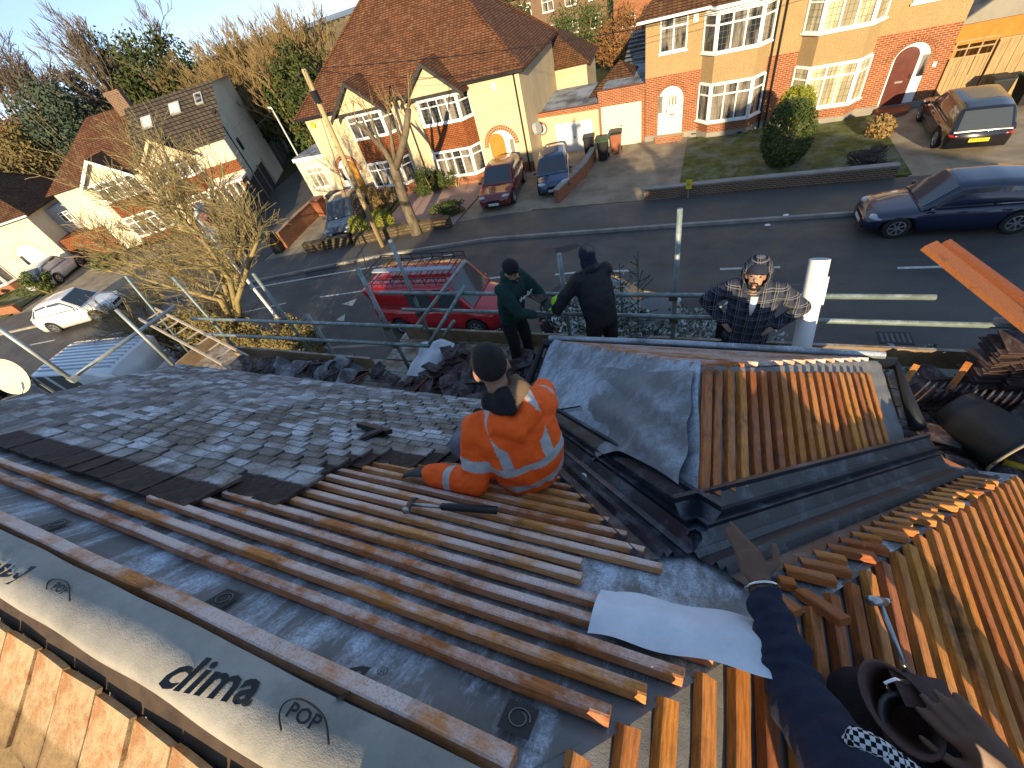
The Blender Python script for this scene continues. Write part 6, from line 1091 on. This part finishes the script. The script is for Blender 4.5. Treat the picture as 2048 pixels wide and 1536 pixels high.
gt_, GB = standing('bearded worker in bottle green hoodie and black beanie passing a tile', (-1.98, 3.66, PZ-.02), (.93, -.36, 0), V((.86, -.42, -.22)), [hm_+V((-.03, .09, -.02)), hm_+V((-.06, -.07, -.05))], M_GRN, 'hoodie', SK1, M_BLKC, (M_GREYG, M_GREYG), .14, hood=True)
bk_, BB = standing('worker in black jacket and navy beanie seen from behind taking a tile', (-.86, 3.60, PZ-.02), (-.62, .78, 0), V((-.45, .9, -.1)), [hm_+V((.07, .02, -.01)), hm_+V((.06, .14, .02))], M_JKT, 'jacket', SK1, M_NAVY, (pm('lime_glove', (.38, .75, .03), .7, .1), pm('lime_glove', 0)), .16, jacket=True, beard=False, s=1.02)
c_ = GB(0, .155, 1.27); gx = V((-.93, .36, 0)).cross(UP); fz = V((.93, -.36, 0)).normalized(); text('lettering', 'Bauhaus' if False else 'the–fair', .075, basis(GB(-.02, .305, 1.24), UP.cross(fz), UP), M_WHITE, gt_, ext=.002, shear=.2)
lt(hm_+V((-.06, .12, .02)), .25, .1, 1.2, None, 'grey roof tile held between the two workers on the scaffold')
# --- worker in orange sitting on the battens
oz = thing('person', 'worker in orange hi-vis jacket sitting on the battens with his back to the camera', 'person', onM(-.70, 1.42, .05)); hipc = onM(-.68, 1.42, .11); chest = V((-.685, 1.0, 7.02)); nk = V((-.72, 1.05, 7.16)); fo = V((-.62, .78, 0)).normalized(); ro = fo.cross(UP)
hd = V((-.765, 1.095, 7.315)); bm_ = MB(); Mh = head(bm_, hd, fo*.9+V((-.1, .1, -.30)), UP+fo*.35, .98)
bm_.path([hipc+UP*.02, (hipc+chest)/2, chest, nk], [(.13, .09), (.13, .09), (.13, .08), (.05, .05)], 14, up=fo)
shL, shR = V((-.845, .945, 7.03)), V((-.60, 1.095, 7.04)); hL = onM(-1.185, 1.165, .075); elL = V((-.86, .78, 6.83)); hR = V((-.74, 1.50, 6.74)); elR = V((-.68, 1.36, 6.84))
limb(bm_, [shL, elL, hL+(elL-hL).normalized()*.07], [.05, .042, .032]); limb(bm_, [shR, elR, hR], [.05, .042, .032])
kL, fL = V((-1.08, 1.03, 6.72)), V((-1.25, 1.45, 6.36)); kR, fR = V((-.98, 1.42, 6.52)), V((-1.15, 1.80, 6.10)); 
for k_, f_ in ((kL, fL), (kR, fR)): limb(bm_, [hipc, k_, f_], [.08, .055, .042])
solid(bm_, 'body', SK3, oz, .010, 4)
mb = MB(); mb.sphere((0, -.016, .030), (.080, .094, .092), 18, 12); mb.xf(Mh); hr_ = solid(mb, 'hair', M_HAIR, oz, .008, 2)
mb = MB(); tc = [hipc+UP*.03-fo*.02, hipc.lerp(chest, .35)-fo*.035, hipc.lerp(chest, .7)-fo*.03, chest+UP*.0, nk-UP*.03]; mb.path(tc, [(.185, .145), (.195, .15), (.205, .15), (.20, .135), (.10, .09)], 22, up=fo)
limb(mb, [shL, shL.lerp(elL, .5), elL], [.092, .082, .072]); limb(mb, [elL, elL.lerp(hL, .45), hL.lerp(elL, .22)], [.072, .064, .054]); limb(mb, [shR, shR.lerp(elR, .5), elR], [.092, .08, .07]); limb(mb, [elR, elR.lerp(hR, .6), hR], [.07, .06, .05])
hb_ = nk-fo*.11-UP*.07; mb.path([nk+ro*.10-UP*.02, nk+ro*.10-fo*.09-UP*.02, hb_-fo*.03, nk-ro*.09-fo*.09-UP*.02], [.045, .062, .075, .055], 12)
taxis = (chest-hipc).normalized()
def seg_t(p, a, b): d = b-a; return (p-a).dot(d)/d.length_squared
def dist_seg(p, a, b): t = max(0, min(1, seg_t(p, a, b))); return (p-(a+(b-a)*t)).length
def cls(p):
    p = V(p); dt = min(dist_seg(p, hipc, chest)*.55, 9); da = min(dist_seg(p, shL, elL), dist_seg(p, elL, hL)); db = min(dist_seg(p, shR, elR), dist_seg(p, elR, hR)); h = (p-hipc).dot(taxis); x = (p-hipc).dot(ro); y = (p-hipc).dot(fo)
    if da < .10 and da < dist_seg(p, hipc, chest)-.05:
        if dist_seg(p, shL, elL) < dist_seg(p, elL, hL): t = seg_t(p, shL, elL); return 1 if .50 < t < .72 else 0
        t = seg_t(p, elL, hL); return 1 if .34 < t < .46 else 0
    if db < .10 and db < dist_seg(p, hipc, chest)-.05: t = seg_t(p, shR, elR); return 1 if .5 < t < .7 else 0
    if .06 < h < .115 or .20 < h < .25: return 1
    if h > .22 and (.075 < abs(x) < .125) and y < .12 and (p-hb_).length > .13: return 1
    return 0
solid(mb, 'hi_vis_jacket', [M_ORG, M_REFL], oz, .0075, 6, .034, cls)
mb = MB(); mb.path([nk+UP*.0-fo*.02, nk-fo*.065+UP*.045, nk-fo*.06+UP*.09+ro*.02], [(.085, .07), (.085, .065), (.06, .045)], 14, up=fo); mb.path([nk-ro*.07+UP*.02+fo*.03, nk-ro*.08-fo*.03+UP*.05, nk-fo*.10+UP*.04, nk+ro*.085-fo*.03+UP*.06, nk+ro*.07+fo*.04+UP*.05], [.03, .04, .045, .042, .03], 10); solid(mb, 'hoodie', [M_BLKC, M_BROWNH], oz, .010, 4, .012, lambda p: 1 if (V(p)-nk).dot(ro) > .03 and (V(p)-nk).z > .0 else 0)
mb = MB(); mb.path([hipc-UP*.05, hipc+UP*.06], [(.175, .14), (.17, .135)], 18, up=fo)
for k_, f_ in ((kL, fL), (kR, fR)): limb(mb, [hipc+(k_-hipc)*.15, hipc.lerp(k_, .5), k_], [.105, .095, .08]); limb(mb, [k_, k_.lerp(f_, .5), f_], [.08, .068, .055])
solid(mb, 'jeans', M_JEANS, oz, .012, 4, .016); boots(oz, [(fL-UP*.10, fo), (fR-UP*.10, fo)])
mb = MB(); hand(mb, hL+(elL-hL).normalized()*.085, (hL-elL), nM, 1.12, .45, -1, .2); solid(mb, 'glove', M_GREYG, oz, .007, 2); mb = MB(); hand(mb, hR, V((-.5, .6, -.4)), UP, 1.1, .8, 1); solid(mb, 'glove', M_GREYG, oz, .008, 2); limbm = MB(); q = hL+(elL-hL).normalized()*.10; limbm.path([q, q+(elL-hL).normalized()*.045], .047, 14); limbm.build('cuff', M_BLKC, oz, True)
mb = MB(); mb.path([V((-.93, .99, 6.98)), V((-.935, 1.0, 6.86))], [.022, .026], 10); mb.build('green_bottle', pm('green_plastic', (.10, .20, .04), .4, .1), oz, True)
standing('unseen photographer in dark jacket holding a phone, added to shade the worker in orange', (-.20, -.62, 7.16), (0, 1, 0), V((-.2, 1, -.6)), [V((-.05, -.13, 8.42)), V((.05, -.13, 8.42))], M_JKT, 'jacket', SK3, M_NAVY, (None, None), .05, jacket=True)  # unseen behind the camera, added so the shadow falls on the orange worker
phn = thing('phone', 'black phone held up by the photographer above the ridge', 'phone', (0, -.07, 8.38)); MB().box((-.04, -.075, 8.40), (.04, -.066, 8.56)).build('phone_body', M_BLACK, phn); MB().box((-.036, -.0765, 8.405), (.036, -.0755, 8.555)).build('screen', M_GLASSV, phn)
# --- person at the hip, only arm, knees and tool pouch in view
def PD(px, py, d): return CAM+ray(px, py)/FPX*d
ph_ = thing('person', 'person in navy fleece pointing at the valley, silver bangle on the wrist', 'person', (.55, -.1, 6.9)); w_ = PD(1521, 1166, 1.16); e_ = PD(1592, 1385, .97); s_ = V((.44, -.02, 7.38)); ti = PD(1480, 1068, 1.24); bm_ = MB(); tipd = (ti-w_).normalized(); bn = (CAM-w_).normalized()
limb(bm_, [s_, e_, w_], [.05, .042, .030]); rgt = tipd.cross(bn).normalized()
bm_.path([w_, w_+tipd*.04, w_+tipd*.085], [(.028, .021), (.040, .019), (.036, .017)], 14, up=bn)
for k, (ox, L, lean_) in enumerate(((-.024, .082, -.06), (-.008, .096, -.03), (.008, .080, -.10), (.022, .058, -.22))): b_ = w_+tipd*.082+rgt*ox; d_ = (tipd+rgt*lean_*1.6).normalized(); bm_.path([b_, b_+d_*L*.45, (b_+d_*L*.78)-bn*.004, b_+d_*L-bn*.010], [.0095, .0090, .0082, .0058], 10); bm_.sphere(b_+d_*L-bn*.010, .0056, 8, 6)
b_ = w_+tipd*.025+rgt*.028; bm_.path([b_, b_+(tipd*.45+rgt*.9).normalized()*.035, b_+(tipd*.45+rgt*.9).normalized()*.035+(tipd+rgt*.35).normalized()*.034, b_+(tipd*.45+rgt*.9).normalized()*.035+(tipd+rgt*.3).normalized()*.055], [.014, .0125, .011, .008], 10)
hips = V((.62, -.32, 7.06)); nkb = V((.55, -.22, 7.50)); hdc = V((.56, -.25, 7.70)); bm_.path([hips, (hips+nkb)/2, nkb], [(.13, .09), (.13, .09), (.06, .05)], 12, up=(0, 1, 0)); Mh = head(bm_, hdc, (-.2, .9, -.3), UP, 1)
k1, f1 = PD(1722, 1400, 1.09), onN(1.62, .15, .1); k2, f2 = V((.93, .16, 6.98)), onN(2.3, .25, .08)
for k_, f_ in ((k1, f1), (k2, f2)): limb(bm_, [hips, k_, f_], [.075, .055, .045])
hl_ = PD(2020, 1550, .84); limb(bm_, [V((.72, -.22, 7.42)), V((.86, .02, 7.24)), hl_], [.05, .042, .03]); hand(bm_, hl_, PD(1935, 1465, .87)-hl_, CAM-hl_, 1.0, .5, 1, .2)
solid(bm_, 'body', SK2, ph_, .006, 3); face(Mh, ph_, SK2, M_HAIR)
mb = MB(); mb.sphere((0, -.01, .035), (.084, .10, .095), 14, 10); mb.xf(Mh); solid(mb, 'hair', M_HAIR, ph_, .012, 2)
mb = MB(); n_ = 46; pts = []; rr = []
for i in range(n_+1):
    t = i/n_; p = s_.lerp(e_, t*2) if t < .5 else e_.lerp(w_, t*2-1); base_r = .086-.018*min(1, t*2) if t < .5 else .068-.030*(t*2-1); wrk = (.0085*(1-abs(t-.55)*1.2))*math.sin(i*1.9+math.sin(i*.7)); pts.append(p+rgt*.004*math.sin(i*.9)); rr.append(base_r+wrk)
pts = pts[:-2]; rr = rr[:-2]; mb.path(pts, rr, 18); mb.path([hips, (hips+nkb)/2, nkb-UP*.04], [(.19, .13), (.20, .14), (.10, .09)], 18, up=(0, 1, 0)); limb(mb, [V((.74, -.22, 7.42)), V((.86, .02, 7.24)), hl_.lerp(V((.86, .02, 7.24)), .3)], [.08, .066, .05]); solid(mb, 'fleece', M_NAVY, ph_, .008, 2, .012)
mb = MB()
for k_, f_ in ((k1, f1), (k2, f2)): limb(mb, [hips, hips.lerp(k_, .5), k_], [.105, .095, .078]); limb(mb, [k_, k_.lerp(f_, .5), f_], [.078, .068, .055])
solid(mb, 'trousers', M_BLKC, ph_, .012, 4, .014); boots(ph_, [(f1-nN*.06, (0, 1, 0)), (f2-nN*.06, (0, 1, 0))])
ad = (w_-e_).normalized(); b1 = ad.cross(bn).normalized(); b2 = ad.cross(b1); wc = w_-ad*.012; MB().path([wc+b1*math.cos(a*math.pi/12)*.041+b2*math.sin(a*math.pi/12)*.034 for a in range(25)], .0042, 8).build('bangle', M_CHROME, ph_, True)
def m_hound():
    t = NT('houndstooth'); ck = t.n('TexChecker', _Scale=115); t.l(t.co(), ck.inputs[0]); ck.inputs[1].default_value = (.55, .55, .56, 1); ck.inputs[2].default_value = (.01, .01, .012, 1); t.color(ck.outputs[0]); t.set(.95, 0, .1); return t.m
mb = MB(); mb.path([PD(1690, 1462, .80), PD(1745, 1500, .78), PD(1810, 1560, .76), PD(1850, 1640, .74)], [(.022, .012), (.034, .018), (.044, .02), (.045, .02)], 12, up=bn); solid(mb, 'scarf', m_hound(), ph_, .008, 3, .01)
po = thing('tool_pouch', 'brown leather tool pouch with wide black rubber holster on the lap', 'tool pouch', PD(1850, 1450, .92)); M_LEA = pm('brown_leather', (.075, .033, .024), .55, .3, 9, .5, 60)
vz = (CAM-PD(1850, 1440, .95)).normalized(); vx = CR; vy = vz.cross(vx).normalized()
def pouchring(c, rx, ry, rot, n=24): c = V(c); return [c+(vx*math.cos(rot)+vy*math.sin(rot))*rx*math.cos(a*2*math.pi/n)+(vy*math.cos(rot)-vx*math.sin(rot))*ry*math.sin(a*2*math.pi/n) for a in range(n)]
cA = PD(1800, 1415, .93); MB().rings([pouchring(cA-vz*.16, .05, .07, .3), pouchring(cA, .075, .095, .35), pouchring(cA+vz*.002, .069, .088, .35), pouchring(cA-vz*.12, .045, .06, .3)]).build('leather_pocket', M_LEA, po, True)
cB = PD(1880, 1505, .90); MB().rings([pouchring(cB-vz*.16, .07, .10, .75), pouchring(cB, .085, .122, .75), pouchring(cB+vz*.003, .079, .115, .75), pouchring(cB-vz*.13, .06, .09, .75)]).build('holster_cup', M_BLACK, po, True); MB().path(pouchring(cB, .082, .119, .75)+[pouchring(cB, .082, .119, .75)[0]], .006, 8).build('holster_rim', pm('rubber_rim', (.045, .04, .038), .5, .2), po, True)
cC = PD(1850, 1385, .95); MB().obox(cC-vz*.02, vx*.06+vy*-.01, vy*.035, vz*.012).build('leather_flap', M_LEA, po); MB().path([PD(1780, 1385, .90), PD(1770, 1365, .90), PD(1790, 1358, .90), PD(1815, 1365, .91)], .004, 6).build('wire_hook', M_CHROME, po, True)
for ob in bpy.data.objects:
    if ob.get('category') is None and ob.parent is None and ob.type == 'MESH' and not ob.get('kind'): print('UNTAGGED', ob.name)
